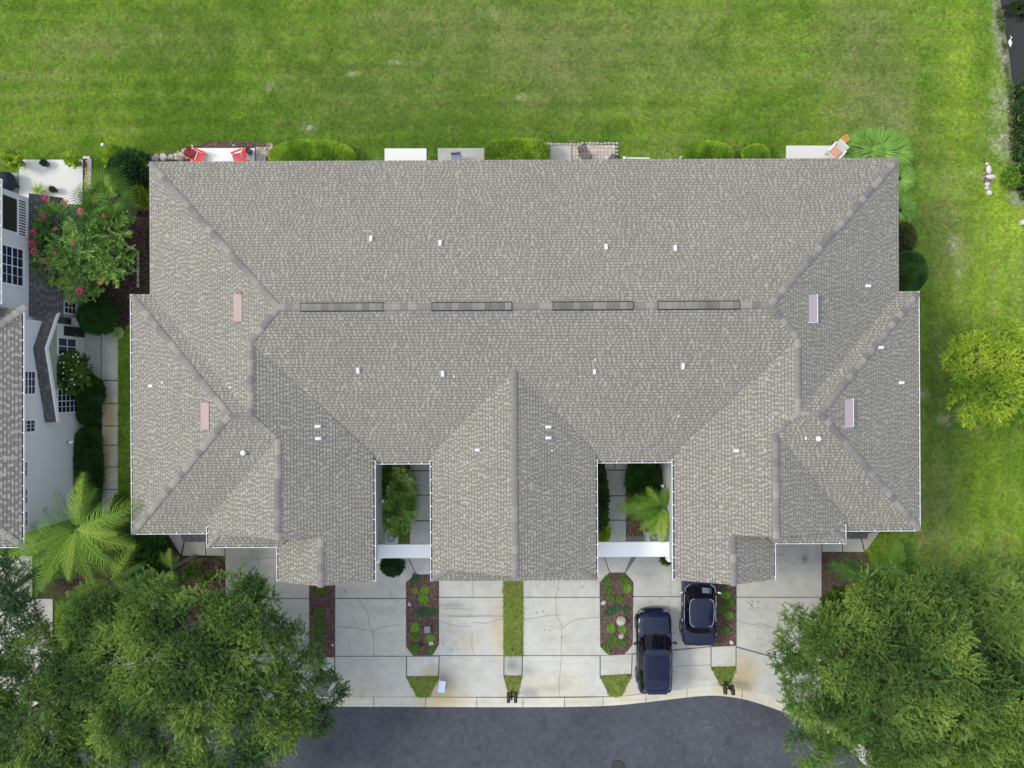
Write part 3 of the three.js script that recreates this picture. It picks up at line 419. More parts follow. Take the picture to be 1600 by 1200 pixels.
const TONES = [[.208, .195, .167], [.314, .297, .249]];
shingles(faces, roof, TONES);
// ridge caps: bent shingles laid one over the next, each a piece of its own
const capMats = [[.195, .182, .170], [.24, .225, .203], [.165, .154, .148], [.27, .254, .225], [.21, .196, .186]].map((c) => std(...c, { roughness: .95, bumpMap: rep(grain, 3), bumpScale: .003 }));
const capGeo = new Map();
function cap(sl, w = .145, l = .40) {
  const key = sl + '_' + w + '_' + l; if (capGeo.has(key)) return capGeo.get(key);
  const b = new MB(), y = (x, z) => .030 + .028 * z / l - Math.abs(x) * sl - .012 * (Math.abs(x) < .04 ? 1 : 0), X = [-w, -.04, .04, w], a = 0, e = l;
  for (let i = 0; i < 3; i++) { const p = (x, z) => V3(x, y(x, z), z); b.quad(p(X[i], a), p(X[i], e), p(X[i + 1], e), p(X[i + 1], a)); b.quad(p(X[i], e), p(X[i], e).add(V3(0, -.035, 0)), p(X[i + 1], e).add(V3(0, -.035, 0)), p(X[i + 1], e)); }
  for (const x of [-w, w]) b.quad(V3(x, y(x, a), a), V3(x, y(x, e), e), V3(x, y(x, e) - .03, e), V3(x, y(x, a) - .03, a));
  const g = b.geo(); capGeo.set(key, g); return g;
}
let capCount = 0; const restCaps = [];
function capsOn(A, B, sl, host, period = .36, lift = 0, w = .145) {   // from the low end A up to B
  const d = B.clone().sub(A), L = d.length(); d.divideScalar(L); const z = d.clone().negate(), x = V3(0, 1, 0).cross(z).normalize(), y = z.clone().cross(x), n = Math.max(1, Math.round(L / period)), q = new THREE.Quaternion().setFromRotationMatrix(new THREE.Matrix4().makeBasis(x, y, z));
  for (let i = 0; i < n; i++) {
    const p = A.clone().addScaledVector(d, L * (i + .98) / n).addScaledVector(y, lift), g = cap(sl, w, L / n * 1.12), mat = pick(capMats);
    if (capCount++ < 299) { const m = part('ridge_cap', g, mat, host); m.position.copy(p); m.quaternion.copy(q); m.rotation.z += rr(-.02, .02); }
    else restCaps.push(g.clone().applyMatrix4(new THREE.Matrix4().compose(p, q, V3(1, 1, 1))));
  }
}
ridges.forEach(([a, b, s]) => { const d = b.clone().sub(a).normalize(), L = a.distanceTo(b); if (L < 1.6) capsOn(a.clone().addScaledVector(d, .12), b, s, roof, .36, -.005, .09); else capsOn(s < .3 ? a.clone().addScaledVector(d, .16) : a, b, s, roof); });
if (restCaps.length) part('ridge_caps', mergeGeometries(restCaps), capMats[0], roof, 'stuff');
function onRoof(px, py, list = faces) {   // where the photo's ray meets the roof: {p, n, up}
  const E = toLocal(V3(0, EYE, 0)), D = toLocal(V3((px - 800) / FOC, -1, (py - 600) / FOC)); let best = null;
  for (const f of list) { const t = (E.y - f.P[0] - f.P[1] * E.x - f.P[2] * E.z) / (f.P[1] * D.x + f.P[2] * D.z - D.y), p = E.clone().addScaledVector(D, t); if (inPoly(p.x, p.z, f.poly) && (!best || p.y > best.p.y)) { const g = Math.hypot(f.P[1], f.P[2]); best = { p, n: V3(-f.P[1], 1, -f.P[2]).normalize(), up: V3(f.P[1] / g, g, f.P[2] / g).normalize() }; } }
  return best;
}
function stand(o, hit) { const z = hit.up.clone().negate(), x = hit.n.clone().cross(z).normalize(); o.position.copy(hit.p); o.quaternion.setFromRotationMatrix(new THREE.Matrix4().makeBasis(x, hit.n, z)); }
// ridge vents: raised, with a dark slot along both edges
for (const [x0, x1, y] of [[470, 600, 478.5], [675, 801, 478], [864, 991, 476.5], [1028, 1157, 474]]) {
  const a = (x0 - 800) * (EYE - hR) / FOC, b = (x1 - 800) * (EYE - hR) / FOC, v = new MB();
  for (const s of [-1, 1]) v.quad(V3(a, hR + .06, zR), V3(b, hR + .06, zR), V3(b, hR - .03, zR + s * .205), V3(a, hR - .03, zR + s * .205)), v.quad(V3(a, hR - .03, zR + s * .205), V3(b, hR - .03, zR + s * .205), V3(b, hR - .10, zR + s * .2), V3(a, hR - .10, zR + s * .2));
  for (const x of [a, b]) v.tri(V3(x, hR + .06, zR), V3(x, hR - .06, zR - .205), V3(x, hR - .06, zR + .205));
  const m = v.build('ridge_vent', M.dark, roof); const cp = new MB(); cp.tint([1, 1, 1]); const n = 12;
  for (let i = 0; i < n; i++) { const xa = a + .03 + (b - a - .06) * i / n, xb = a + .03 + (b - a - .06) * (i + 1) / n - .006, k = rr(.7, 1.3); cp.tint([.185 * k, .176 * k, .163 * k]); for (const s of [-1, 1]) { cp.quad(V3(xa, hR + .082, zR), V3(xb, hR + .082, zR), V3(xb, hR + .02, zR + s * .155), V3(xa, hR + .02, zR + s * .155)); cp.quad(V3(xa, hR + .02, zR + s * .155), V3(xb, hR + .02, zR + s * .155), V3(xb, hR + .0, zR + s * .155), V3(xa, hR + .0, zR + s * .155)); } }
  cp.build('vent_cap_shingles', std(1, 1, 1, { vertexColors: true, roughness: .95 }), roof, 'stuff');
}
// small white pipe vents with lead flashing
const ventGeo = (() => { const g = new RoundedBoxGeometry(.13, .12, .27, 2, .035); g.translate(0, .07, 0); return g; })(), flashGeo = new THREE.BoxGeometry(.24, .012, .36).translate(0, .012, .03);
for (const [x, y, s] of [[580, 374], [688, 381], [947, 387], [1055, 389], [1355, 447], [1375, 543], [1407, 598], [560, 578], [692, 583], [929, 580, .85], [1067, 571], [237, 603, .9], [496, 666], [497, 685], [856, 667], [856, 684], [747, 703, .8], [1151, 704, .85], [862, 704, .4], [710, 588, .4], [930, 562, .4], [254, 598, .45], [360, 605, .4], [1060, 650, .4], [1259, 684, .5], [1195, 703, .3]]) {
  const h = onRoof(x, y); if (!h) continue; const m = part('pipe_vent', ventGeo, M.pvc, roof); stand(m, h); m.scale.setScalar(s || 1); const f = part('flashing', flashGeo, M.lead, roof); stand(f, h); f.scale.setScalar(s || 1);
}
for (const [x, y] of [[381, 706], [1278, 684]]) { const h = onRoof(x, y), m = part('round_vent', new THREE.SphereGeometry(.125, 16, 10, 0, 6.3, 0, 1.75).translate(0, .1, 0), M.pvc, roof); stand(m, h); const c = part('vent_collar', new THREE.CylinderGeometry(.12, .15, .12, 16), M.lead, roof); stand(c, h); }
for (const [x, y, w] of [[373, 481, 0], [322, 650, 0], [1268, 482, 1], [1324, 645, 1]]) {
  const h = onRoof(x, y), g = new THREE.Group(); g.name = 'slant_vent'; const m = new MB();
  const P = (a, u, t) => V3(a, t, u), L = .62, q = [[.19, .17], [-.17, .035]]; // hood: high at the downhill edge, thin at the uphill edge
  m.quad(P(-L, .19, .15), P(L, .19, .15), P(L, -.19, .03), P(-L, -.19, .03)); const b = new THREE.Mesh(); b.name = 'slant_vent';
  for (const s of [-L, L]) m.quad(P(s, .19, .15), P(s, .19, 0), P(s, -.19, 0), P(s, -.19, .03));
  m.quad(P(-L, .17, .15), P(L, .17, .15), P(L, .17, .04), P(-L, .17, .04));
  const k = m.build('slant_vent', w ? M.pinkE : M.pink, roof); stand(k, h); const e = new MB().box(-L - .02, .0, .195, L + .02, w ? .165 : .05, .225).box(-L - .03, 0, -.2, -L - .005, .1, .2).build('slant_vent_edge', w ? M.white : M.pinkEdgeShade, roof); stand(e, h);  // west edges take the reddish hood shadow as colour; east edges are white
}
// walls under the eaves, set back by the overhang
const eave = [[-17.22, -10.65], [18.44, -10.65], [18.44, -4.31], [19.38, -4.31], [19.38, 7.09], [15.73, 7.09], [15.73, 7.62], [12.43, 7.62], [12.43, 9.3], [7.54, 9.3], [7.54, 3.79], [4.026, 3.79], [4.026, 9.3], [-3.905, 9.3], [-3.905, 3.79], [-6.48, 3.79], [-6.48, 9.29], [-11.18, 9.29], [-11.18, 7.67], [-14.46, 7.67], [-14.46, 7.06], [-18.13, 7.06], [-18.13, -4.35], [-17.22, -4.35]];
function inset(P, d) { const n = P.length; return P.map((p, i) => { const a = P[(i + n - 1) % n], c = P[(i + 1) % n]; const e1 = [p[0] - a[0], p[1] - a[1]], e2 = [c[0] - p[0], c[1] - p[1]], l1 = Math.hypot(...e1), l2 = Math.hypot(...e2); return [p[0] + d * (-e1[1] / l1 - e2[1] / l2), p[1] + d * (e1[0] / l1 + e2[0] / l2)]; }); }
const wallOut = inset(eave, .38);
new MB().prism(wallOut, 0, 5.6).build('wall', M.stuccoGrey, town);
for (const [a, b, c, d] of [[-14.0, -6.9, 4.2, 7.2], [8.0, 15.3, 4.2, 7.1], [-3.48, 3.6, 4.2, 8.6], [-10.75, -6.92, 7.2, 8.85], [8.02, 12.0, 7.1, 8.86]]) new MB().box(a + .003, 5.3, c, b - .003, 5.78, d).build('upper_wall', M.stuccoGrey, town);
// windows on the rear and the courtyards, garage doors under the front gables
function windowOn(host, p, turn, w, h, nx, ny, name = 'window') {
  const g = new THREE.Group(); g.name = name; g.position.copy(p); g.rotation.y = turn; host.add(g); const f = new MB(), t = .10;
  f.box(-w / 2 - t, -t, 0, -w / 2, h + t, .05).box(w / 2, -t, 0, w / 2 + t, h + t, .05).box(-w / 2, h, 0, w / 2, h + t, .05).box(-w / 2, -t, 0, w / 2, 0, .07);
  f.build('frame', M.white, g); const mu = new MB(); for (let i = 1; i < nx; i++) mu.box(-w / 2 + w * i / nx - (i * 2 === nx ? .022 : .010), .001, .012, -w / 2 + w * i / nx + (i * 2 === nx ? .022 : .010), h - .001, .034); for (let j = 1; j < ny; j++) { const k = (ny % 2 === 0 && j === ny / 2) ? .028 : .010; mu.box(-w / 2 + .001, h * j / ny - k, .010, w / 2 - .001, h * j / ny + k, .036); } mu.build('muntin', M.white, g);
  part('pane', new THREE.BoxGeometry(w, h, .012).translate(0, h / 2, .006), M.glass, g); return g;
}
for (const x of [-14.5, -10, -5.5, -2, 2.5, 6, 10.5, 15]) { windowOn(town, V3(x, 3.6, -10.275), Math.PI, 1.5, 1.3, 2, 2); windowOn(town, V3(x, .25, -10.275), Math.PI, 1.9, 2.0, 2, 1, 'sliding_door'); }
for (const x of [-5.2, 5.8]) { windowOn(town, V3(x, 3.5, 3.415), 0, 1.2, 1.3, 4, 4); windowOn(town, V3(x + .5, .1, 3.415), 0, .95, 2.05, 2, 3, 'entry_door'); }
for (const [x, z, w] of [[-8.85, 8.915, 3.4], [-1.9, 8.925, 2.9], [2, 8.925, 2.9], [9.95, 8.925, 3.6]]) { const b = new MB(); for (let k = 0; k < 4; k++) b.box(x - w / 2, .05 + k * .55, z - .01, x + w / 2, .585 + k * .55, z + .03); b.build('garage_door', M.white, town); windowOn(town, V3(x, 3.7, z), 0, 1.4, 1.2, 4, 2); }
// white flat entry beams between the wings, and the low pent roofs over the side doors
for (const [x0, x1, y0, y1, sx0, sx1] of [[585, 673, 851, 872, 587, 592.5], [934, 1056, 847, 870, 1043.5, 1052]]) {
  const a = toLocal(at(x0, y0, 3)), b = toLocal(at(x1, y1, 3)), c = toLocal(at(sx0, y1, 3)), d = toLocal(at(sx1, y1 + 8, 3));
  const o = new THREE.Group(); o.name = 'entry_beam'; town.add(o);
  part('beam_top', new RoundedBoxGeometry(b.x - a.x, .16, b.z - a.z, 2, .02).translate((a.x + b.x) / 2, 2.92, (a.z + b.z) / 2), M.white, o);
  new MB().box(a.x + .02, 2.35, a.z + .12, b.x - .02, 2.84, b.z - .12).build('beam', M.stuccoWhite, o);
  new MB().box(c.x, 2.30, c.z - .002, d.x, 2.985, d.z).build('bracket', M.white, o);
}
const pent = [];
for (const [x0, x1, y, s] of [[285, 322, 847, -1], [1322, 1355, 842, 1]]) { const a = toLocal(at(x0, y, 2.8)), b = toLocal(at(x1, y, 2.8)); pent.push({ P: [2.8 + .45 * a.z, 0, -.45], poly: [[a.x, 6.66], [b.x, 6.66], [b.x, a.z], [a.x, a.z]] }); }
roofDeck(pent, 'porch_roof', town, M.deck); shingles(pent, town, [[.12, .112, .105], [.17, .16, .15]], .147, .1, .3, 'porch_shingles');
// a small lamp on each courtyard wall
for (const [x, y, s] of [[601, 783, 1], [1033, 760, -1]]) { const p = toLocal(at(x, y, 2.4)), o = new THREE.Group(); o.name = 'wall_lamp'; o.position.set(s > 0 ? -6.82 : 7.86, 2.3, p.z); town.add(o); part('arm', new THREE.BoxGeometry(.16, .05, .05), M.blackMetal, o); const l = part('shade', new THREE.CylinderGeometry(.05, .08, .22, 10).translate(s * .12, .02, 0), M.white, o); }
// thin white downpipes where the courtyard gutters end
for (const [x, z] of [[-6.6, 3.6], [-3.8, 3.6], [3.9, 3.6], [7.66, 3.6]]) new MB().box(x - .04, .05, z - .03, x + .04, 5.55, z + .03).build('downpipe', M.white, town);

// ---------------------------------------------------------------- the grey house at the left edge
const nb = thing('neighbour_house', null, 0, 'light grey two-storey house with white-framed windows at the left edge', 'building');
{
  const XW = -23.2, e = at(38, 480, 6.2), e2 = at(38, 856, 6.2), ex = e.x, z0 = e.z, z1 = e2.z, s = .42;
  const Pn = { E: [6.2 + s * ex, -s, 0], Nn: [6.2 - s * z0, 0, s], Sn: [6.2 + s * z1, 0, -s] }, half = (z1 - z0) / 2, xr = ex - half, zm = (z0 + z1) / 2, hr = 6.2 + s * half;
  const nf = [{ P: Pn.E, poly: [[ex - .1, z0], [ex - .1, z1 - .1], [xr, zm]] }, { P: Pn.Sn, poly: [[ex - .1, z1 - .1], [xr, zm], [xr - 6, zm], [xr - 6, z1 - .1]] }, { P: Pn.Nn, poly: [[ex - .1, z0 + .02], [xr, zm], [xr - 6, zm], [xr - 6, z0 + .02]] }];
  const nr = new THREE.Group(); nr.name = 'roof'; nb.add(nr); roofDeck(nf, 'deck', nr, M.deck);
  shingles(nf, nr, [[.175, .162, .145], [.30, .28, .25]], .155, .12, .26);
  const c0 = capCount; capCount = 0; capsOn(V3(ex, 6.2, z0), V3(xr, hr, zm), .28, nr); capsOn(V3(ex, 6.2, z1), V3(xr, hr, zm), .28, nr); capCount = c0;
  gutterHost = nb; gutter(V3(ex, 6.2, z0), V3(ex, 6.2, z1), V3(1, 0, 0)); gutter(V3(ex, 6.2, z1), V3(ex - 9, 6.2, z1), V3(0, 0, 1)); gutterHost = town;
  const zs = 7.1; new MB().box(-36, 0, -3.1, XW, 6.15, zs).build('wall', M.stuccoBlue, nb);
  // upper floor windows, then the ground floor ones
  windowOn(nb, V3(XW, 4.72, g2(0, 598)[1] * .89), Math.PI / 2, 1.05, 1.15, 3, 4);
  windowOn(nb, V3(XW, 4.75, 2.02), Math.PI / 2, .52, 1.0, 3, 3);
  windowOn(nb, V3(XW, .75, .88), Math.PI / 2, 1.15, 1.95, 4, 5);
  // gable over the bay
  const hE = 3.84, hA = 4.85, fx = -22.58, zA = -56 * (EYE - hA) / FOC, zN = -110 * (EYE - hE) / FOC, zS = 66 * (EYE - hE) / FOC - .2, sl = (hA - hE) / (zA - zN), sl2 = (hA - hE) / (zS - zA);
  const gf = [{ P: [hE - sl * zN, 0, sl], poly: [[XW, zN], [fx, zN], [fx, zA], [XW, zA]] }, { P: [hE + sl2 * zS, 0, -sl2], poly: [[XW, zA], [fx, zA], [fx, zS], [XW, zS]] }];
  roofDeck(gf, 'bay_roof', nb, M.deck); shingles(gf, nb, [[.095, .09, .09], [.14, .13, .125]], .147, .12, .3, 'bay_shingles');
  const rk = new MB(); rk.quad(V3(fx + .03, hE - .22, zN - .05), V3(fx + .03, hE + .02, zN - .05), V3(fx + .03, hA + .04, zA), V3(fx + .03, hA - .2, zA)).quad(V3(fx + .03, hE - .22, zS), V3(fx + .03, hE + .02, zS), V3(fx + .03, hA + .04, zA), V3(fx + .03, hA - .2, zA)); 
  for (const [a, b] of [[[zN, hE], [zA, hA]], [[zS, hE], [zA, hA]]]) rk.quad(V3(fx + .03, a[1] + .02, a[0]), V3(fx + .03, b[1] + .04, b[0]), V3(fx - .03, b[1] + .04, b[0]), V3(fx - .03, a[1] + .02, a[0]));
  rk.build('rake_board', M.white, nb);
  new MB().prism([[XW - .02, zN + .35], [fx - .3, zN + .35], [fx - .3, zS - .35], [XW - .02, zS - .35]], 3.35, 3.8).build('bay_wall', M.sage, nb);
  new MB().tri(V3(fx - .17, 3.8, zN + .35), V3(fx - .17, hA - .12, zA), V3(fx - .17, 3.8, zS - .35)).build('bay_gable', M.sage, nb);
  // entry: recess with a white-framed window and a dark door
  windowOn(nb, V3(XW, .95, -1.95), Math.PI / 2, .80, 1.7, 2, 2); 
  { const d = new THREE.Group(); d.name = 'door'; nb.add(d); new MB().box(XW, .05, -3.02, XW + .03, 2.1, -2.52).build('door_panel', M.dark, d); const k = part('handle', new THREE.SphereGeometry(.03, 8, 6).translate(XW + .06, 1.0, -2.58), M.steel, d); }
  new MB().box(XW - .2, 0, -3.55, XW + .75, 1.0, -3.12).build('porch_wall', M.stuccoWhite, nb);
  // the set-back rear with its pent roof, balcony and window
  const XB = -24.05, zb = -9.25, hw = 3.75; new MB().box(-36, 0, zb, XB, 6.6, -3.1).build('rear_wall', M.stuccoBlue, nb);
  const xe = at(97, 460, 2.75).x, ze = -9.5, lf = [{ P: [hw + (hw - 2.75) / (xe - XB) * XB, -(hw - 2.75) / (xe - XB), 0], poly: [[XB, ze], [xe, ze], [xe, -3.4], [XB, -3.4]] }];
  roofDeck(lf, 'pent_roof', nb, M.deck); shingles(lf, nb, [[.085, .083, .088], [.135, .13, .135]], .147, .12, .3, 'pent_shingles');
  new MB().box(XB, 0, -9.4, xe - .3, 2.7, -3.5).build('lower_wall', M.stuccoGrey, nb);
  windowOn(nb, V3(xe - .3, .9, -4.0), Math.PI / 2, .55, 1.1, 2, 3);
  windowOn(nb, V3(XB, 4.28, (416 - 600) * (EYE - 5) / FOC), Math.PI / 2, 1.75, 1.75, 4, 4);
  const zo = (340 - 600) * (EYE - 4.6) / FOC; { const o = new THREE.Group(); o.name = 'balcony'; nb.add(o); new MB().box(XB - .03, 4.75, zo - .85, XB + .012, 6.0, zo + .75).build('opening', M.dark, o); new MB().box(XB + .0, 3.95, zo - .95, XB + .06, 4.02, zo + .85).box(XB, 4.66, zo - .95, XB + .06, 4.73, zo + .85).build('rail', M.white, o); new MB().box(XB, 3.98, zo - .95, XB + .012, 4.7, zo + .85).build('rail_backing', M.dark, o); for (let k = 0; k <= 13; k++) new MB().box(XB + .014, 4.02, zo - .93 + k * .135, XB + .05, 4.66, zo - .87 + k * .135).build('baluster', M.white, o); }
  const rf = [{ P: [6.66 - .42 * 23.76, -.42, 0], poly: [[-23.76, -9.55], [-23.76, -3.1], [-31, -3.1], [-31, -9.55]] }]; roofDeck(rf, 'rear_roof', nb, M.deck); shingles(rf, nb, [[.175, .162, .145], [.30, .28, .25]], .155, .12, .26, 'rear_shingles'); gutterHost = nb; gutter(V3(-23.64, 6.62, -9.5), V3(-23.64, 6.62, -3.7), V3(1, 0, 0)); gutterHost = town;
  for (const [x, y, h] of [[107, 691, 1.6]]) { const p = at(x, y, h); const o = new THREE.Group(); o.name = 'wall_lamp'; nb.add(o); part('shade', new THREE.CylinderGeometry(.06, .1, .2, 12).rotateZ(.8).translate(XW + .14, 1.75, (691 - 600) * (EYE - 1.7) / FOC), M.white, o); part('mount', new THREE.BoxGeometry(.06, .12, .12).translate(XW + .03, 1.75, (691 - 600) * (EYE - 1.7) / FOC), M.blackMetal, o); }
  for (const y of [733, 775, 810]) { const h = 5.4, z = (y - 600) * (EYE - h) / FOC; if (z < zs - .6) windowOn(nb, V3(XW, 5.40, z), Math.PI / 2, .65, .65, 2, 2); }
}

// ---------------------------------------------------------------- plants
const tmpM = new THREE.Matrix4(), tmpQ = new THREE.Quaternion(), tmpE = new THREE.Euler();
// a twig with small leaves, pointing along +z, about `len` long
function spray(seed, len, n, leaf, wide, droop = 0.1, lift = 0.5, cup = 0.15) {
  const r = mul(seed), b = new MB();
  b.bar(V3(0, 0, 0), V3(0, -droop * len, len), .004 + leaf * .03, 3, .002);
  for (let i = 0; i < n; i++) {
    const t = .12 + .88 * (i + r() * .8) / n, s = i % 2 ? 1 : -1, base = V3((r() - .5) * .02, -droop * len * t * t + (r() - .3) * .04 * len, len * t), ang = s * (0.5 + r() * .9) * (1.15 - .7 * t), el = (r() - .35) * lift * 2;
    const d = V3(Math.sin(ang) * Math.cos(el), Math.sin(el), Math.cos(ang) * Math.cos(el)), L = leaf * (.7 + .6 * r()), side = V3(d.z, 0, -d.x).normalize().multiplyScalar(wide * (.8 + .4 * r())), up = side.clone().cross(d).normalize().multiplyScalar(L * cup * (r() - .2));
    const tip = base.clone().addScaledVector(d, L), mid = base.clone().addScaledVector(d, L * .48).add(up);
    b.tri(base, mid.clone().add(side), tip).tri(base, tip, mid.clone().sub(side));
  }
  return b.geo();
}
const OAK = [1, 2, 3, 4].map((s) => spray(s * 31, .36, 20, .068, .017, .05, .9)), BROAD = [5, 6, 7].map((s) => spray(s * 31, .30, 14, .13, .040, .1, .8)), FINE = [8, 9, 10].map((s) => spray(s * 31, .26, 26, .062, .018, .05, .9)), FEATHER = [11, 12, 13].map((s) => spray(s * 31, .62, 30, .10, .015, .25, .4)), LONG = [14, 15, 16].map((s) => spray(s * 31, .62, 16, .20, .042, .25, .6)), TINY = [17, 18].map((s) => spray(s * 31, .14, 12, .05, .017, .05, .8));
const leafMat = leafy(1, 1, 1, .28), leafMatD = leafy(1, 1, 1, .12), twigMat = std(.24, .21, .18);
// many sprays as instances: places [{p, d, s, c}]
function sprayField(name, geos, mat, list, parent) {
  const groups = geos.map(() => []); list.forEach((q, i) => groups[i % geos.length].push(q));
  groups.forEach((L, gi) => {
    if (!L.length) return; const im = new THREE.InstancedMesh(geos[gi], mat, L.length), c = new THREE.Color(), x = V3(), y = V3(), z = V3();
    L.forEach((q, i) => { z.copy(q.d).normalize(); y.set(0, 1, 0).addScaledVector(V3(rr(-1, 1), 0, rr(-1, 1)), .5); x.copy(y).cross(z); if (x.lengthSq() < 1e-4) x.set(1, 0, 0); x.normalize(); y.copy(z).cross(x); tmpM.makeBasis(x, y, z).scale(V3(q.s, q.s, q.s)).setPosition(q.p); im.setMatrixAt(i, tmpM); im.setColorAt(i, c.setRGB(...q.c)); });
    im.name = name; im.userData.kind = 'stuff'; im.castShadow = im.receiveShadow = true; parent.add(im);
  });
}
const vary = (c, k, r = rng) => { const b = 1 + (r() - .5) * k * 2, h = (r() - .5) * k * .5; return [Math.max(.004, c[0] * b * (1 + h)), Math.max(.004, c[1] * b), Math.max(.002, c[2] * b * (1 - h))]; };
// a lobed tree: lobes [{c, r}] in world places, limbs from the trunk foot to every lobe
function lobedTree(o, foot, lobes, { geos, cols, dens, size = [0.8, 1.3], mat = leafMat, trunkR = .22, gaps = .42, seed = 1, twigs = 5, flat = .75, depth = .5 }) {
  const r = mul(seed), list = [], wood = new MB(), fork = foot.clone().add(V3(0, 0, 0)); fork.y = foot.y + Math.max(.6, (Math.min(...lobes.map((l) => l.c.y)) - foot.y) * .5);
  const mean = lobes.reduce((a, l) => a.add(l.c), V3()).divideScalar(lobes.length); fork.x += (mean.x - fork.x) * .25; fork.z += (mean.z - fork.z) * .25;
  const t0 = new MB(); t0.path([foot, foot.clone().lerp(fork, .5).add(V3(.04, 0, -.03)), fork], trunkR, trunkR * .72, 9); t0.build('trunk', M.bark, o);
  for (const l of lobes) {
    const a = fork, m = fork.clone().lerp(l.c, .55).add(V3((r() - .5) * .5, .25 + r() * .3, (r() - .5) * .5)), tip = l.c.clone().add(V3(0, -l.r * .1, 0)), th = trunkR * (.25 + .22 * l.r / 2);
    wood.path(new THREE.QuadraticBezierCurve3(a, m, tip).getPoints(5), th, .02, 5);
    for (let k = 0; k < twigs; k++) { const az = r() * 6.283, d = V3(Math.cos(az), .15 + r() * .5, Math.sin(az)).normalize(), e = l.c.clone().addScaledVector(d, l.r * (.82 + .25 * r())); wood.path([tip, tip.clone().lerp(e, .5).add(V3((r() - .5) * .2, .06, (r() - .5) * .2)), e], .018, .006, 3); }
    const n = Math.round(l.r * l.r * dens);
    for (let k = 0; k < n; k++) {
      const az = r() * 6.283, cy = r() * 1.35 - .35, sy = Math.sqrt(Math.max(0, 1 - cy * cy)), dir = V3(Math.cos(az) * sy, cy, Math.sin(az) * sy), q = 1 - depth * r() * r();
      const bump = 1 + .28 * (fbm(dir.x * 2.3 + l.c.x * 3, dir.z * 2.3 + dir.y * 1.7 + l.c.z * 3, 3) - .5) * 2;
      const p = l.c.clone().add(V3(dir.x * l.r * q * bump, dir.y * l.r * q * flat * bump, dir.z * l.r * q * bump));
      const w = .6 * fbm(p.x * 1.1 + 5, p.z * 1.1 + p.y * .9, 3) + .4 * fbm(p.x * 3.1 + 25, p.z * 3.1 + p.y * 2, 2); if (w < gaps + .04 && r() < .9) continue;
      const d = dir.clone().multiplyScalar(.5).add(V3((r() - .5) * 1.7, .15 + (r() - .35) * .9, (r() - .5) * 1.7));
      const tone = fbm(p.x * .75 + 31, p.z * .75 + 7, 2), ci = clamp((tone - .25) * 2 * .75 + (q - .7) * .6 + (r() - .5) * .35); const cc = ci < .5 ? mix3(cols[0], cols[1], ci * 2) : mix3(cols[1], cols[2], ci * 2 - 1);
      list.push({ p, d, s: size[0] + (size[1] - size[0]) * r(), c: vary(cc, .16, r) });
    }
  }
  wood.build('branches', twigMat, o, 'stuff'); sprayField('crown', geos, mat, list, o); return o;
}
const lobe = (px, py, h, r) => ({ c: at(px, py, h), r });
function autoLobes(px, py, rad, h0, h1, n, rl, seed, sq = 1) { const r = mul(seed), L = []; for (let i = 0; i < n; i++) { const a = i * 2.39996 + r() * .5, q = Math.sqrt((i + .5) / n), rp = q * rad; L.push(lobe(px + Math.cos(a) * rp, py + Math.sin(a) * rp * sq, h1 - (h1 - h0) * q * q * (.7 + .5 * r()), rl * (.75 + .5 * r()))); } return L; }
const OAKC = [[.045, .105, .024], [.118, .225, .046], [.27, .39, .080]], OAKD = [[.042, .09, .04], [.085, .165, .06], [.17, .26, .10]];
function tree(name, label, cat, foot, lobes, opt) { const o = thing(name, null, 0, label, cat); return lobedTree(o, foot, lobes, opt); }
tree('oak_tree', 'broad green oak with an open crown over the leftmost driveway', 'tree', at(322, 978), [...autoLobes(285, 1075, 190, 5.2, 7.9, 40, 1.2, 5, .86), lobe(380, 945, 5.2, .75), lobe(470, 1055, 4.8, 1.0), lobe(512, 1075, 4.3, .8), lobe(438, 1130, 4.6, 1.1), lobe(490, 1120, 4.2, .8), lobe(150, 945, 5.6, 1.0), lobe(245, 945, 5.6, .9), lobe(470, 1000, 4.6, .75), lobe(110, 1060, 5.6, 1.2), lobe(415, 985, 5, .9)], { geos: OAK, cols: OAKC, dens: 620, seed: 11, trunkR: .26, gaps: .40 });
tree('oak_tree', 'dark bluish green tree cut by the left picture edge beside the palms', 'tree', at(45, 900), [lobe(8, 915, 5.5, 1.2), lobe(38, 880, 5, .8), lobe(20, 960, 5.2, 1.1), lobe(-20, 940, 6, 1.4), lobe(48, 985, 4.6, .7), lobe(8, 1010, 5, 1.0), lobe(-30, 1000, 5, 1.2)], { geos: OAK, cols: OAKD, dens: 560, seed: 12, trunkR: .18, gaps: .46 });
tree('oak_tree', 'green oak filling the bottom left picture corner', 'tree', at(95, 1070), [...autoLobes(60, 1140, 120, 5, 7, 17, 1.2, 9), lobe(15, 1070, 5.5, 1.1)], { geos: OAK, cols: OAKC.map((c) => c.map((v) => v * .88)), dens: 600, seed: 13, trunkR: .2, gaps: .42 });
tree('oak_tree', 'broad green oak right of the driveways with branches over the kerb', 'tree', at(1322, 985), [...autoLobes(1425, 1065, 165, 5.2, 8, 34, 1.2, 21, .9), lobe(1245, 1000, 4.4, .85), lobe(1222, 1028, 4.0, .55), lobe(1240, 960, 4.2, .42), lobe(1285, 985, 4.8, .9), lobe(1272, 1025, 4.4, .8), lobe(1300, 1120, 4.7, 1.1), lobe(1262, 1165, 4.2, .9), lobe(1330, 1175, 5, 1.3), lobe(1435, 915, 5, .7), lobe(1350, 965, 4.6, .7), lobe(1310, 965, 4.6, .6)], { geos: OAK, cols: OAKC.map((c) => [c[0] * 1.2, c[1] * 1.13, c[2] * 1.1]), dens: 620, seed: 14, trunkR: .26, gaps: .39 });
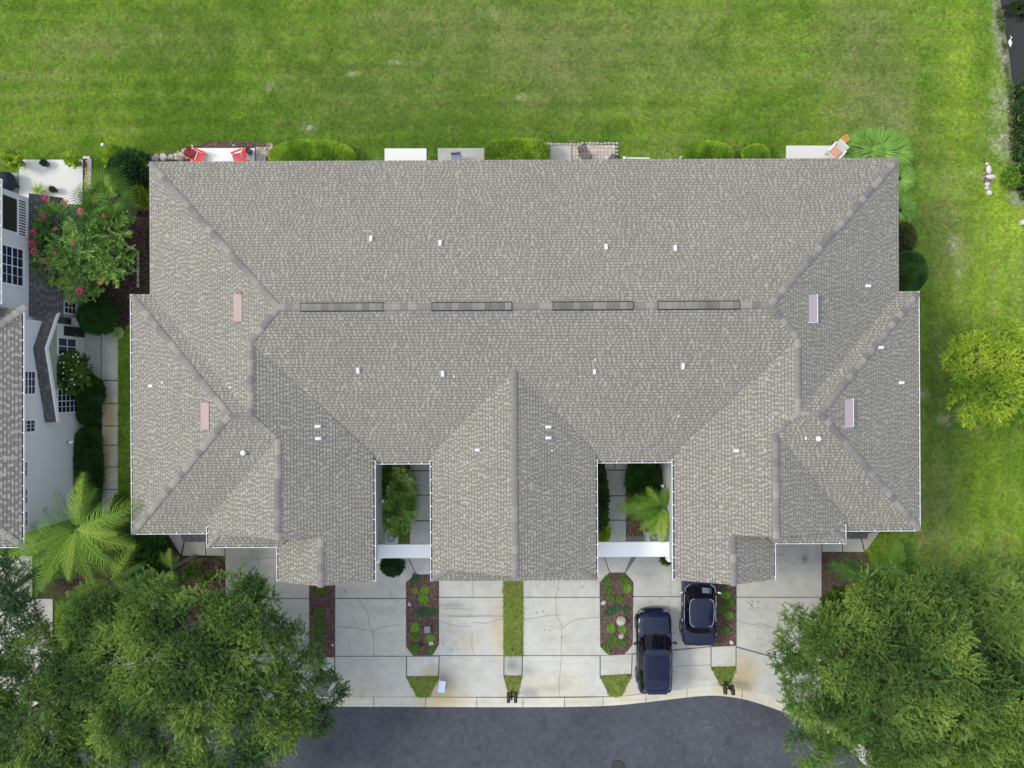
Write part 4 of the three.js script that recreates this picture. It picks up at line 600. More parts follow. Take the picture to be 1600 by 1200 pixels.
tree('oak_tree', 'feathery light green tree at the right edge above the bottom right oaks', 'tree', at(1470, 910), [...autoLobes(1550, 970, 85, 4.8, 6.4, 13, 1.05, 31), lobe(1510, 915, 4.4, .7), lobe(1580, 905, 4.6, .8)], { geos: FEATHER, cols: [[.11, .20, .05], [.19, .31, .06], [.31, .43, .09]], dens: 330, seed: 15, trunkR: .16, gaps: .42, size: [.6, 1.0] });
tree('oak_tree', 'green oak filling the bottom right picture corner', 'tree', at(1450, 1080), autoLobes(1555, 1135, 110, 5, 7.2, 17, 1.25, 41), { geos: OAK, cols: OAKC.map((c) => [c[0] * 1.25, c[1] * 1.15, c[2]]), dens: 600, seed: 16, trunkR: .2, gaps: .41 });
tree('yellow_tree', 'bright yellow-green round tree on the right lawn at the picture edge', 'tree', at(1500, 588), [...autoLobes(1558, 588, 62, 3.0, 4.6, 18, .82, 51), lobe(1520, 650, 2.6, .6), lobe(1510, 560, 3, .6), lobe(1575, 525, 3.4, .7)], { geos: FINE, cols: [[.17, .32, .028], [.36, .51, .045], [.56, .65, .075]], dens: 560, seed: 17, trunkR: .12, gaps: .40, size: [.7, 1.15] });
// the flowering tree: long upright leaf sprays with pink clusters
{ const o = thing('flowering_tree', null, 0, 'leafy tree with pink flower clusters between the two buildings', 'tree'); const L = [lobe(125, 385, 3.6, 1.15), lobe(90, 350, 3.4, .8), lobe(165, 355, 3.3, .9), lobe(85, 410, 3.2, .8), lobe(170, 410, 3.2, .8), lobe(130, 440, 3.0, .75), lobe(70, 380, 3.1, .6)];
  lobedTree(o, at(165, 402), L, { geos: LONG, cols: [[.065, .165, .035], [.165, .33, .065], [.36, .54, .13]], dens: 260, seed: 18, trunkR: .09, gaps: .39, size: [.6, 1.0], flat: .8 });
  const bl = (() => { const b = new MB(), r = mul(3); for (let i = 0; i < 46; i++) { const d = V3(r() - .5, r() * .7, r() - .5).normalize(), p = d.clone().multiplyScalar(.16 * Math.cbrt(r())), s = .022 + r() * .022, u = V3(r() - .5, r() - .5, r() - .5).normalize().multiplyScalar(s), w = u.clone().cross(d).normalize().multiplyScalar(s); b.quad(p.clone().add(u), p.clone().add(w), p.clone().sub(u), p.clone().sub(w)); } return b.geo(); })();
  const pinks = [[.85, .10, .24], [.85, .22, .28], [.72, .22, .20], [.75, .08, .42]].map((c) => leafy(...c, .3));
  for (const [x, y, h, k, s] of [[70, 309, 4.2, 0, 1.0], [101, 316, 4.3, 2, .8], [127, 331, 4.4, 2, .9], [68, 340, 4.0, 0, .9], [53, 364, 3.9, 0, 1.0], [36, 350, 3.7, 3, .9], [52, 382, 3.9, 0, 1.0], [55, 393, 3.9, 1, 1], [88, 394, 4.3, 2, 1.1], [113, 380, 4.6, 2, .7], [75, 407, 3.9, 1, .7], [125, 455, 3.7, 0, 1.0], [158, 440, 3.8, 2, .7], [87, 358, 4.2, 1, .6], [163, 338, 4.1, 2, .6], [37, 368, 3.6, 3, .8], [66, 408, 3.9, 1, .6], [48, 430, 3.4, 2, .5]]) { const m = part('flower_cluster', bl, pinks[k], o); m.position.copy(at(x, y, h)); m.scale.setScalar(s * 1.4); m.rotation.y = rng() * 6; } }

// fronds
function frondGeo(seed, len, n, leafL, wide, arch = .5, droop = .5) {
  const r = mul(seed), b = new MB(), c = new THREE.QuadraticBezierCurve3(V3(0, 0, 0), V3(0, len * arch * .55, len * .5), V3(0, -len * (arch * .35), len)), P = c.getPoints(10); b.path(P, .009, .003, 4);
  for (let i = 0; i < n; i++) { const t = .1 + .9 * i / n, p = c.getPoint(t), tg = c.getTangent(t), L = leafL * Math.sin(Math.PI * (.14 + .80 * t)) * (.85 + .3 * r());
    for (const s of [-1, 1]) { const o = V3(s, 0, 0).addScaledVector(tg, .55 + .5 * t).add(V3(0, (r() - .4) * .5 + .1, 0)).normalize(), m = p.clone().addScaledVector(o, L * .5), e = p.clone().addScaledVector(o, L).add(V3(0, -L * droop * (.5 + .6 * r()), 0)), w = tg.clone().multiplyScalar(wide); b.quad(p.clone().sub(w), m.clone().sub(w), m.clone().add(w), p.clone().add(w)); b.tri(m.clone().sub(w), e, m.clone().add(w)); } }
  return b.geo();
}
const WIDEF = [4, 5, 6].map((s) => frondGeo(s * 7, 1, 34, .34, .0115, .5, .6));
const FROND = [1, 2, 3].map((s) => frondGeo(s * 7, 1, 36, .29, .0052, .5, .8)), frondMats = [[.12, .25, .03], [.21, .37, .045], [.06, .15, .026], [.36, .49, .08]].map((c) => leafy(...c, .3));
function palm(label, foot, top, fronds, len, trunkR = .11, mats = frondMats, shapes = FROND) {   // fronds: [turn (0 = towards the picture bottom, pi/2 = right), pitch, length factor, mat]
  const o = thing('palm_tree', null, 0, label, 'palm tree'); const t = new MB(); t.path([foot, foot.clone().lerp(top, .5), top], trunkR * 1.15, trunkR * .85, 10); t.build('trunk', M.palmBark, o);
  fronds.forEach(([a, p, k, m], i) => { const f = part('frond', shapes[i % 3], mats[m || 0], o); f.position.copy(top); f.rotation.set(-p, a, 0, 'YXZ'); f.scale.setScalar(len * (k || 1)); });
  return o;
}
{ const T = at(122, 826, 5.6), F = V3(T.x, 0, T.z); palm('tall feather palm with bright drooping fronds beside the grey house', F, T, [[2.95, .35, .95, 1], [2.75, .1, .7, 0], [1.95, .3, 1.15, 1], [1.75, .1, .8, 3], [-1.2, .3, 1.1, 1], [-.9, .15, 1.05, 0], [-1.6, .1, .8, 0], [-.5, .3, 1.1, 1], [-.2, .1, .9, 0], [.3, .2, .95, 1], [.85, .3, 1.0, 1], [1.25, .15, .95, 3], [2.35, -.1, .7, 2], [-2.0, .0, .7, 2], [0.6, -.1, .8, 2], [3.1, .1, .8, 3], [-2.6, .2, .7, 2], [1.5, .45, .75, 3], [-.05, .45, .8, 3]], 2.95); }
{ const T = at(175, 905, 4.6), F = V3(T.x, 0, T.z); palm('lower feather palm in front of the left oak below the roof corner', F, T, [[2.5, .35, .95, 3], [2.0, .2, .8, 0], [-2.5, .2, .7, 1], [-1.2, .25, .9, 1], [-.6, .2, .9, 0], [.3, .3, .8, 2], [1.2, .3, .9, 1]], 2.3, .1); }
{ const T = at(58, 915, 3.6), F = V3(T.x, 0, T.z); palm('small feather palm among the trees at the lower left', F, T, [[2.9, .3, .8, 1], [2.2, .3, .8, 1], [1.2, .3, .9, 1], [.2, .3, .9, 0], [-.6, .3, 1, 1], [-1.6, .3, .8, 2], [-2.4, .3, .8, 0]], 1.9, .09); }
{ const T = at(268, 888, 3.2), F = V3(T.x, 0, T.z); palm('short palm with two upright fronds left of the mulch below the roof corner', F, T, [[3.1, .5, .7, 3], [2.6, .3, .5, 0], [.2, .4, .7, 1], [.6, .1, .6, 2], [-2.6, .3, .6, 0], [0, .3, .85, 3]], 1.6, .08, frondMats, WIDEF); }
{ const T = at(1385, 928, 3.4), F = V3(T.x, 0, T.z); palm('feather palm with long dark fronds at the lower right corner of the roof', F, T, [[-2.08, .35, 1.05, 2], [-2.3, .1, .8, 2], [3.0, .4, .85, 0], [2.7, .2, .85, 2], [-1.3, .2, .8, 2], [-.4, .2, .8, 0], [.6, .2, .8, 0], [1.6, .2, .7, 2]], 3.3, .12, frondMats, WIDEF); }
{ const T = at(1034, 793, 2.6), F = V3(T.x, 0, T.z); palm('bright green palm in the right courtyard', F, T, [[-1.6, .35, 1.15, 1], [-1.3, .5, .85, 0], [-.45, .45, .8, 1], [-.05, .5, .85, 3], [.35, .6, .6, 1], [2.7, .5, .7, 1], [-2.5, .5, .7, 1], [3.1, .7, .6, 0], [-2.0, .4, .8, 0], [-.85, .5, .8, 1]], 2.05, .07, frondMats, WIDEF); }
// fan palm: round pleated leaves on stalks, each leaf a part
{ const fan = (() => { const b = new MB(), n = 22, S = .8; b.bar(V3(0, 0, 0), V3(0, 0, S), .012, 4, .009); for (let i = 0; i < n; i++) { const a = (i / (n - 1) - .5) * 4.6, a0 = a - .07, a1 = a + .07, P = (q, r, y) => V3(Math.sin(q) * r, y, S + Math.cos(q) * r), L = .62 * (1 - .12 * Math.abs(a) / 2.3); b.tri(P(0, 0, 0), P(a0, L * .45, 0), P(a, L * .58, .035)); b.tri(P(0, 0, 0), P(a, L * .58, .035), P(a1, L * .45, 0)); b.tri(P(a0, L * .55, 0), P(a, L * 1.05, -.10), P(a, L * .58, .035)); b.tri(P(a, L * .58, .035), P(a, L * 1.05, -.10), P(a1, L * .55, 0)); } return b.geo(); })();
  const mats = [[.11, .23, .03], [.20, .35, .05], [.065, .155, .03]].map((c) => leafy(...c, .25)), o = thing('fan_palm', null, 0, 'fan palm with round pleated leaves beside the cream patio', 'palm tree'), T = at(168, 312, 3.1); new MB().path([V3(T.x, 0, T.z), T], .15, .13, 10).build('trunk', M.palmBark, o);
  for (let i = 0; i < 20; i++) { const k = i / 20, a = i * 2.39996, p = .75 - 1.35 * k, f = part('fan_leaf', fan, mats[i % 3], o); f.position.copy(T).add(V3(0, .25 - .2 * k, 0)); f.rotation.set(-p, a, rr(-.35, .35), 'YXZ'); f.scale.setScalar(rr(1.0, 1.3)); } }

// clipped hedges and bushes: a dense skin of leaf sprays over a body
function bush(name, label, cat, px, py, rx, rz, h, cols, { geos = FINE, dens = 230, box = 0, group, seed = 1, size = [.55, .9], mat = leafMat, base = 0, gaps = 0, ragged = .1, sub } = {}) {
  const c = at(px, py, h * .6), o = thing(name, V3(c.x, base, c.z), 0, label, cat, group), r = mul(seed * 97 + 3), X = rx * (EYE - h * .6) / FOC, Z = rz * (EYE - h * .6) / FOC, list = [], n = Math.round((X * Z * 3.14 + (X + Z) * 3 * h * .5) * dens);
  new MB().path([V3(0, 0, 0), V3(0, h * .5, 0)], .05, .04, 6).build('trunk', M.bark, o);
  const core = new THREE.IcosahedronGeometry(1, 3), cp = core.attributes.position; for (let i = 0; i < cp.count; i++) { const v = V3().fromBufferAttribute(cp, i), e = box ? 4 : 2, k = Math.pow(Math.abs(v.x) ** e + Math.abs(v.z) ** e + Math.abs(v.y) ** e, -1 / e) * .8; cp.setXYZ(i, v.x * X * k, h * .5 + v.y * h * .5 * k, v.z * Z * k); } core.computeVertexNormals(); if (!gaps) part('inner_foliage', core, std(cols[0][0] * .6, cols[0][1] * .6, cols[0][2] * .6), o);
  for (let i = 0; i < n; i++) {
    const az = r() * 6.283, y = Math.pow(r(), .7) * 1.25 - .25, s = Math.sqrt(Math.max(0, 1 - y * y)), e = box ? 4 : 2, v = V3(Math.cos(az) * s, y, Math.sin(az) * s), k = Math.pow(Math.abs(v.x) ** e + Math.abs(v.z) ** e + Math.abs(v.y) ** e, -1 / e) * (.88 + (r() - .5) * ragged * 2) * (gaps ? 1 - .6 * r() * r() : 1);
    const p = V3(v.x * X * k, h * .5 + v.y * h * .5 * k, v.z * Z * k); if (gaps && fbm((p.x + c.x) * 2.2, (p.z + c.z) * 2.2, 2) < gaps && r() < .8) continue;
    const t = clamp(fbm((p.x + c.x) * 2.5, (p.z + c.z) * 2.5 + p.y, 2) * 1.5 - .25 + (r() - .5) * .5), cc = t < .5 ? mix3(cols[0], cols[1], t * 2) : mix3(cols[1], cols[2], t * 2 - 1);
    list.push({ p, d: v.clone().add(V3((r() - .5) * 1.4, .3 * r(), (r() - .5) * 1.4)), s: size[0] + (size[1] - size[0]) * r(), c: vary(cc, .18, r) });
  }
  sprayField('foliage', geos, mat, list, o); return o;
}
const GRN = [[.055, .13, .022], [.10, .22, .032], [.18, .32, .05]], DKG = [[.022, .068, .016], [.042, .115, .024], [.075, .175, .036]], YGR = [[.19, .36, .035], [.32, .52, .05], [.48, .68, .075]], MOTT = [[.10, .23, .045], [.32, .48, .12], [.66, .72, .34]], LGT = [[.20, .36, .03], [.36, .54, .045], [.52, .66, .07]];
const hg = 'clipped hedges along the rear wall';
bush('hedge', 'long clipped hedge right of the paver strip behind the building', 'hedge', 487, 243, 69, 24, 1.3, YGR, { box: 0, geos: TINY, dens: 1000, size: [.8, 1.2], seed: 1, ragged: .06 });
bush('hedge', 'dense clipped hedge between the grey patio slab and the tiled patio', 'hedge', 808, 242, 50, 22, 1.3, YGR.map((c) => [c[0], c[1] * .95, c[2]]), { box: 1, geos: TINY, dens: 1000, size: [.8, 1.2], seed: 2, ragged: .06 });
bush('hedge', 'wider clipped hedge left of the off-white patio slab', 'hedge', 1107, 240, 39, 17, 1.2, YGR, { geos: TINY, dens: 1000, size: [.8, 1.2], seed: 3, ragged: .07 });
bush('hedge', 'small clipped round hedge nearest the off-white patio slab', 'hedge', 1181, 241, 19, 13, 1.1, YGR, { geos: TINY, dens: 1000, size: [.8, 1.2], seed: 4, ragged: .07 });
bush('shrub', 'round dark clipped shrub at the right step of the roof', 'shrub', 1420, 425, 26, 31, 2.2, DKG.map((c) => [c[0] * 2.4, c[1] * 2.0, c[2] * 2.2]), { geos: TINY, dens: 900, size: [.9, 1.3], seed: 5, ragged: .05 });
bush('shrub', 'large dark round bush at the neighbour entry', 'shrub', 152, 495, 27, 24, 1.9, DKG.map((c) => [c[0] * 1.3, c[1] * 1.5, c[2] * 1.2]), { geos: FINE, dens: 420, seed: 6 });
bush('shrub', 'small tree-like shrub with white blossoms in front of the grey house gable', 'shrub', 108, 583, 27, 32, 3.3, GRN, { geos: BROAD, dens: 120, seed: 7, gaps: .36, size: [.6, .9] });
bush('shrub', 'upper dark clipped bush beside the narrow side path', 'shrub', 140, 614, 19, 24, 1.5, DKG, { geos: TINY, dens: 800, size: [.9, 1.4], seed: 8 });
bush('shrub', 'lower small dark clipped bush beside the narrow side path', 'shrub', 139, 646, 15, 15, 1.1, DKG, { geos: TINY, dens: 800, size: [.9, 1.4], seed: 9 });
bush('hedge', 'long dark clipped hedge along the grey house wall', 'hedge', 139, 728, 17, 58, 1.2, DKG, { geos: TINY, dens: 700, size: [.9, 1.4], seed: 10, box: 1 });
bush('shrub', 'dark broad-leaved shrub at the rear left roof corner', 'shrub', 205, 272, 32, 34, 2.4, DKG.map((c) => [c[0] * 1.3, c[1] * 1.25, c[2] * 1.3]), { geos: BROAD, dens: 130, seed: 11, size: [.6, 1] });
bush('shrub', 'thin yellow-green young shrub left of the dark broad-leaved one', 'shrub', 181, 243, 15, 20, 1.9, LGT, { geos: BROAD, dens: 60, seed: 12, gaps: .45, size: [.5, .8], ragged: .4 });
bush('shrub', 'light green shrub tucked against the rear left eave', 'shrub', 222, 305, 13, 14, 2.2, LGT.map((c) => c.map((v) => v * .75)), { geos: BROAD, dens: 130, seed: 13, size: [.5, .8] });
bush('shrub', 'dense dark leafy shrub below the lower left roof corner', 'shrub', 222, 866, 36, 34, 1.6, DKG.map((c) => [c[0] * 1.6, c[1] * 1.6, c[2] * 1.4]), { geos: BROAD, dens: 170, seed: 14, size: [.6, .9] });
bush('shrub', 'low dark shrub between the side path and the left wall', 'shrub', 190, 812, 14, 40, 1.0, GRN, { geos: BROAD, dens: 150, seed: 15, size: [.5, .8] });
bush('shrub', 'mottled cream and green shrub filling the left courtyard bed', 'shrub', 620, 780, 21, 48, 1.3, MOTT.map((c) => c.map((v) => v * 1.35)), { geos: TINY, dens: 420, seed: 16, size: [1.6, 2.6], ragged: .2 });
bush('shrub', 'dark green shrub under the mottled one at the upper left courtyard corner', 'shrub', 604, 752, 11, 24, 1.5, [[.05, .13, .02], [.13, .28, .03], [.32, .48, .06]], { geos: BROAD, dens: 150, seed: 17, size: [.4, .7] });
bush('shrub', 'dark fine-leaved shrub in the upper right courtyard', 'shrub', 1005, 751, 22, 22, 1.6, DKG.map((c) => [c[0] * 1.6, c[1] * 1.5, c[2] * 1.3]), { geos: FINE, dens: 330, seed: 18, size: [.7, 1.1], ragged: .22 });
bush('shrub', 'low variegated yellowish shrub in the right courtyard', 'shrub', 1002, 779, 20, 9, .6, [[.2, .24, .05], [.48, .50, .12], [.75, .70, .26]], { geos: TINY, dens: 480, seed: 19, size: [1, 1.6] });
bush('shrub', 'narrow dark vine shrub left of the right courtyard path', 'shrub', 940, 785, 8, 48, 1.2, DKG.map((c) => [c[0] * 1.4, c[1] * 1.3, c[2] * 1.3]), { geos: BROAD, dens: 170, seed: 20, size: [.4, .6], ragged: .2 });
bush('shrub', 'yellow-green shrub at the lower left of the right courtyard', 'shrub', 941, 833, 8, 13, .9, [[.18, .28, .03], [.40, .54, .05], [.62, .72, .09]], { geos: TINY, dens: 520, seed: 21, size: [1, 1.6] });
bush('shrub', 'yellow-leaved shrub half under the right oak in the mulch bed', 'shrub', 1343, 936, 20, 17, 1.4, [[.26, .34, .02], [.50, .58, .03], [.75, .76, .05]], { geos: FINE, dens: 300, seed: 22, size: [.6, 1], ragged: .25 });
bush('shrub', 'green shrub beside the yellow-leaved one in the right mulch bed', 'shrub', 1310, 950, 22, 24, 1.2, GRN, { geos: BROAD, dens: 130, seed: 23, size: [.5, .8], ragged: .25 });
bush('shrub', 'loose light green shrub on the left mulch below the roof corner', 'shrub', 312, 893, 24, 14, .9, GRN.map((c) => [c[0] * 1.5, c[1] * 1.4, c[2]]), { geos: FINE, dens: 110, seed: 24, size: [.7, 1.1], gaps: .5, ragged: .3 });
bush('potted_tree', 'round dark leafy potted bush beside the left entry beam', 'potted plant', 613, 884, 16, 14, 1.5, DKG.map((c) => [c[0] * 1.2, c[1] * 1.15, c[2] * 1.5]), { geos: BROAD, dens: 190, seed: 25, size: [.4, .6] });
bush('shrub', 'brown-green bush between the spiky plants and the round shrub at the right wall', 'shrub', 1413, 372, 13, 22, 1.2, [[.09, .13, .04], [.15, .19, .06], [.22, .26, .08]], { geos: FINE, dens: 250, seed: 26, size: [.6, 1] });
bush('shrub', 'small leafy sprig at the right entry beam bracket', 'shrub', 1040, 876, 6, 5, 1.0, GRN, { geos: BROAD, dens: 200, seed: 27, size: [.3, .5] });
// white blossoms on the shrub by the neighbour gable
{ const o = scene.children.find((c) => c.userData.label?.includes('white blossoms')), b = new MB(), r = mul(8); for (let i = 0; i < 60; i++) { const p = V3((r() - .5) * 1.7, 2.2 + r() * 1.2, (r() - .5) * 2), s = .03; b.box(p.x - s, p.y - s * .4, p.z - s, p.x + s, p.y + s * .4, p.z + s); } b.build('blossoms', M.white, o, 'stuff'); }

// strappy plants: long narrow arching leaves from one crown
function strapGeo(seed, n, len, wide, flat) { const r = mul(seed), b = new MB(); for (let i = 0; i < n; i++) { const a = i * 2.39996 + r() * .4, e = flat + (1.35 - flat) * r(), L = len * (.7 + .4 * r()), d = V3(Math.cos(a), 0, Math.sin(a)), s = V3(-d.z, 0, d.x).multiplyScalar(wide), P = (t) => d.clone().multiplyScalar(L * t * Math.cos(e * (1 - t * .35))).add(V3(0, L * (Math.sin(e) * t - .42 * t * t), 0)); const p = [0, .35, .7, 1].map(P); b.quad(p[0].clone().sub(s), p[1].clone().sub(s), p[1].clone().add(s), p[0].clone().add(s)); const h = s.clone().multiplyScalar(.7); b.quad(p[1].clone().sub(s), p[2].clone().sub(h), p[2].clone().add(h), p[1].clone().add(s)); b.tri(p[2].clone().sub(h), p[3], p[2].clone().add(h)); } return b.geo(); }
const strapG = [strapGeo(1, 420, 1.35, .028, .42), strapGeo(2, 54, .55, .022, .2), strapGeo(3, 26, .34, .02, .3), strapGeo(5, 28, .34, .02, .3)];
const strapM = [[.20, .40, .07], [.33, .50, .12], [.19, .35, .04], [.06, .14, .06], [.10, .21, .03]].map((c) => leafy(...c, .25));
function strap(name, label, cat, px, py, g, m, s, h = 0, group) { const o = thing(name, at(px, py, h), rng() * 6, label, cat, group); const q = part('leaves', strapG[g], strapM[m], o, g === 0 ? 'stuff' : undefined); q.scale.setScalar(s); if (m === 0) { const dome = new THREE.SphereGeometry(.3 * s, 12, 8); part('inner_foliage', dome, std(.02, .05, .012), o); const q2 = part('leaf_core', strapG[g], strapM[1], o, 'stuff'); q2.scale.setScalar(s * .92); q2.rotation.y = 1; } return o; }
strap('ornamental_grass', 'largest spiky ornamental grass, left of the upper right roof corner', 'ornamental grass', 1347, 236, 0, 0, 1.05); strap('ornamental_grass', 'spiky ornamental grass at the upper right roof corner itself', 'ornamental grass', 1388, 240, 0, 0, 1.1);
strap('ornamental_grass', 'spiky plant against the right wall, just below the roof corner', 'ornamental grass', 1403, 280, 0, 0, .8); strap('ornamental_grass', 'spiky plant against the right wall, lower one of two', 'ornamental grass', 1403, 330, 0, 0, .85);
strap('ornamental_grass', 'spiky ornamental grass close behind the rear eave near the cushioned chair', 'ornamental grass', 1366, 240, 0, 0, 1.25);
{ const o = strap('spider_plant', 'yellow-green rosette plant in a bowl at the end of the side path', 'potted plant', 184, 520, 1, 1, 1.05, .25); o.position.y = 0; o.children[0].position.y = .3; part('bowl', new THREE.CylinderGeometry(.34, .24, .32, 18).translate(0, .16, 0), M.rock, o); }
// small plants of the front beds
const SP = [
  ['left mulch island', [[649, 905, 3, 1], [664, 922, 2, 1.1], [649, 920, 2, .8], [661, 935, 2, 1.15], [655, 956, 3, .9], [665, 957, 3, .9], [675, 956, 3, .9], [649, 979, 2, 1.2], [649, 993, 4, 1], [671, 995, 2, 1], [648, 1013, 4, 1.1], [674, 1014, 4, .9]], ['shaded clump nearest the garage', 'bright clump, second row right', 'pale clump, second row left', 'bright clump in the middle of the third row', 'leftmost of the three dark clumps in a row', 'middle of the three dark clumps in a row', 'rightmost of the three dark clumps in a row', 'bright clump left of the utility box', 'clump below that bright one, left side', 'bright clump just above the white lid', 'clump at the lower left corner', 'clump at the lower right corner']],
  ['right mulch island', [[948, 907, 4, 1], [974, 906, 4, 1.1], [951, 923, 4, .9], [980, 920, 2, 1.1], [957, 935, 4, .9], [969, 934, 4, .9], [952, 958, 3, 1.1], [963, 952, 3, 1], [978, 953, 3, .9], [956, 981, 2, 1.1], [973, 983, 2, .9], [958, 1000, 4, 1.1], [972, 1004, 4, 1], [948, 1012, 4, .9]], ['clump at the upper left corner', 'clump at the upper right corner', 'clump, second row left', 'bright clump, second row right', 'left clump of the third row', 'right clump of the third row', 'dark clump left of the big rock', 'dark clump above the big rock', 'dark clump right above the big rock', 'bright clump below left of the big rock', 'bright clump below the big rock', 'lower middle left clump', 'lower middle right clump', 'clump at the lower left corner']],
  ['mulch strip by the left gable', [[500, 922, 4, 1.2], [498, 955, 4, 1], [500, 970, 4, 1.1], [502, 985, 4, 1.1], [499, 1000, 4, 1]], ['uppermost clump', 'second clump from the gable', 'third clump from the gable', 'fourth clump from the gable', 'lowest clump']],
  ['mulch strip by the sedan', [[1133, 930, 2, 1.1], [1140, 940, 4, 1.2], [1128, 952, 4, 1.2], [1140, 960, 2, 1.1], [1132, 984, 4, 1]], ['uppermost clump', 'second clump on the right', 'third clump nearest the car', 'fourth clump on the right', 'lowest clump']],
];
for (const [where, L, names] of SP) L.forEach(([x, y, m, s], i) => { const o = thing('bed_plant', at(x, y, .1), rng() * 6, 'small green ' + names[i] + ' in the ' + where, 'plant'); for (let k = 0; k < 4; k++) { const q = part('leaf_tuft', strapG[2 + k % 2], strapM[m], o); q.position.set(rr(-.1, .1), 0, rr(-.1, .1)); q.scale.setScalar(s * rr(.7, 1)); q.rotation.y = rng() * 6; } });
// water plants on the pond
{ const o = tag(new THREE.Group(), 'dense dark reeds and water plants growing in the pond edge', 'reeds', null, 'stuff'); o.name = 'reeds'; scene.add(o); const L = [], r = mul(55);
  for (let i = 0; i < 3600; i++) { const x = 1582 + r() * 110, y = 130 + r() * 200, p = g2(x, y); if (bank(...p) > -.1 || fbm(p[0] * .7, p[1] * .7, 3) < .42) continue; L.push({ p: V3(p[0], -.36, p[1]), d: V3((r() - .5), .7 + r(), (r() - .5)), s: .5 + r() * .6, c: vary(r() < .25 ? [.16, .25, .07] : [.05, .10, .035], .3, r) }); }
  for (let i = 0; i < 160; i++) { const x = 1583 + r() * 60, y = r() * 20, p = g2(x, y); if (bank(...p) > -.3) continue; L.push({ p: V3(p[0], -.36, p[1]), d: V3((r() - .5), .7 + r(), (r() - .5)), s: .4 + r() * .4, c: vary([.05, .09, .02], .3, r) }); }
  for (let i = 0; i < 500; i++) { const x = 1562 + r() * 30, y = 245 + r() * 75, p = g2(x, y); if (fbm(p[0] * .9 + 3, p[1] * .9, 3) + .35 * Math.min(1, Math.hypot((x - 1578) / 16, (y - 280) / 36)) > .72) continue; L.push({ p: V3(p[0], -.1, p[1]), d: V3((r() - .5), 1 + r(), (r() - .5)), s: .3 + r() * .4, c: vary([.20, .36, .04], .3, r) }); }
  for (let i = 0; i < 900; i++) { const k = Math.floor(r() * 8) + 2, a = POND[k], b = POND[k + 1], t = r(), x = a[0] + (b[0] - a[0]) * t + (r() - .55) * 14 * r(), y = a[1] + (b[1] - a[1]) * t, p = g2(x, y), bd = bank(...p); if (fbm(p[0] * .8 + 11, p[1] * .8, 2) < .45) continue; L.push({ p: V3(p[0], -.75 * sstep(.9, -1.6, bd), p[1]), d: V3(r() - .5, .8 + r(), r() - .5), s: .22 + r() * .3, c: vary(pick([[.18, .27, .05], [.26, .28, .12], [.10, .17, .04]]), .3, r) }); }
  sprayField('reed_leaves', LONG, leafMatD, L, o); }
bush('shrub', 'mid green leafy shrub filling the ground below the tall feather palm', 'shrub', 96, 862, 34, 30, 1.6, [[.05, .12, .02], [.10, .21, .03], [.18, .32, .05]], { geos: BROAD, dens: 130, seed: 31, size: [.6, .9], ragged: .25 });
bush('shrub', 'dark green shrub between the side path and the feather palm crown', 'shrub', 150, 836, 20, 22, 1.3, DKG.map((c) => [c[0] * 1.5, c[1] * 1.5, c[2] * 1.4]), { geos: BROAD, dens: 140, seed: 32, size: [.5, .8], ragged: .25 });

// ---------------------------------------------------------------- the two cars
function loft(rows, closeEnds = true, crease = .7) {   // rows of equally many points
  const n = rows[0].length, p = [], I = []; rows.forEach((r) => r.forEach((v) => p.push(v.x, v.y, v.z)));
  for (let i = 0; i < rows.length - 1; i++) for (let j = 0; j < n - 1; j++) { const a = i * n + j; I.push(a, a + n, a + 1, a + 1, a + n, a + n + 1); }
  if (closeEnds) for (const b of [0, (rows.length - 1) * n]) for (let j = 1; j < n - 1; j++) I.push(b, b + j, b + j + 1);
  const g = new THREE.BufferGeometry(); g.setAttribute('position', new THREE.Float32BufferAttribute(p, 3)); g.setIndex(I); return toCreasedNormals(g, crease);
}
const cpaint = (r, g, b) => { const m = new THREE.MeshPhysicalMaterial({ roughness: .4, metalness: 0, specularIntensity: .35, clearcoat: .5, clearcoatRoughness: .03, side: THREE.DoubleSide }); m.color.setRGB(r, g, b); return m; };
const CP = { glass: new THREE.MeshPhysicalMaterial({ color: new THREE.Color().setRGB(.004, .004, .006), roughness: .05, specularIntensity: .6 }), navy: cpaint(.005, .008, .034), trim: std(.012, .012, .013, { roughness: .6 }), chrome: std(.75, .76, .78, { roughness: .2, metalness: 1 }), tyre: std(.02, .02, .02, { roughness: .9 }), rim: std(.5, .51, .53, { roughness: .35, metalness: .9 }), lamp: std(.10, .105, .12, { roughness: .2 }), satin: std(.13, .14, .18, { roughness: .35, metalness: .6 }), tail: std(.16, .006, .008, { roughness: .2 }), pano: new THREE.MeshPhysicalMaterial({ color: new THREE.Color().setRGB(.006, .009, .030), roughness: .05, specularIntensity: .5 }), seat: std(.05, .05, .052), dashTop: std(.03, .03, .03) };
const lerpT = (T, z) => { for (let i = 1; i < T.length; i++) if (z <= T[i][0]) { const t = (z - T[i - 1][0]) / (T[i][0] - T[i - 1][0]), s = t * t * (3 - 2 * t); return T[i - 1].map((v, k) => v + (T[i][k] - v) * (k ? s : t)); } return T[T.length - 1]; };
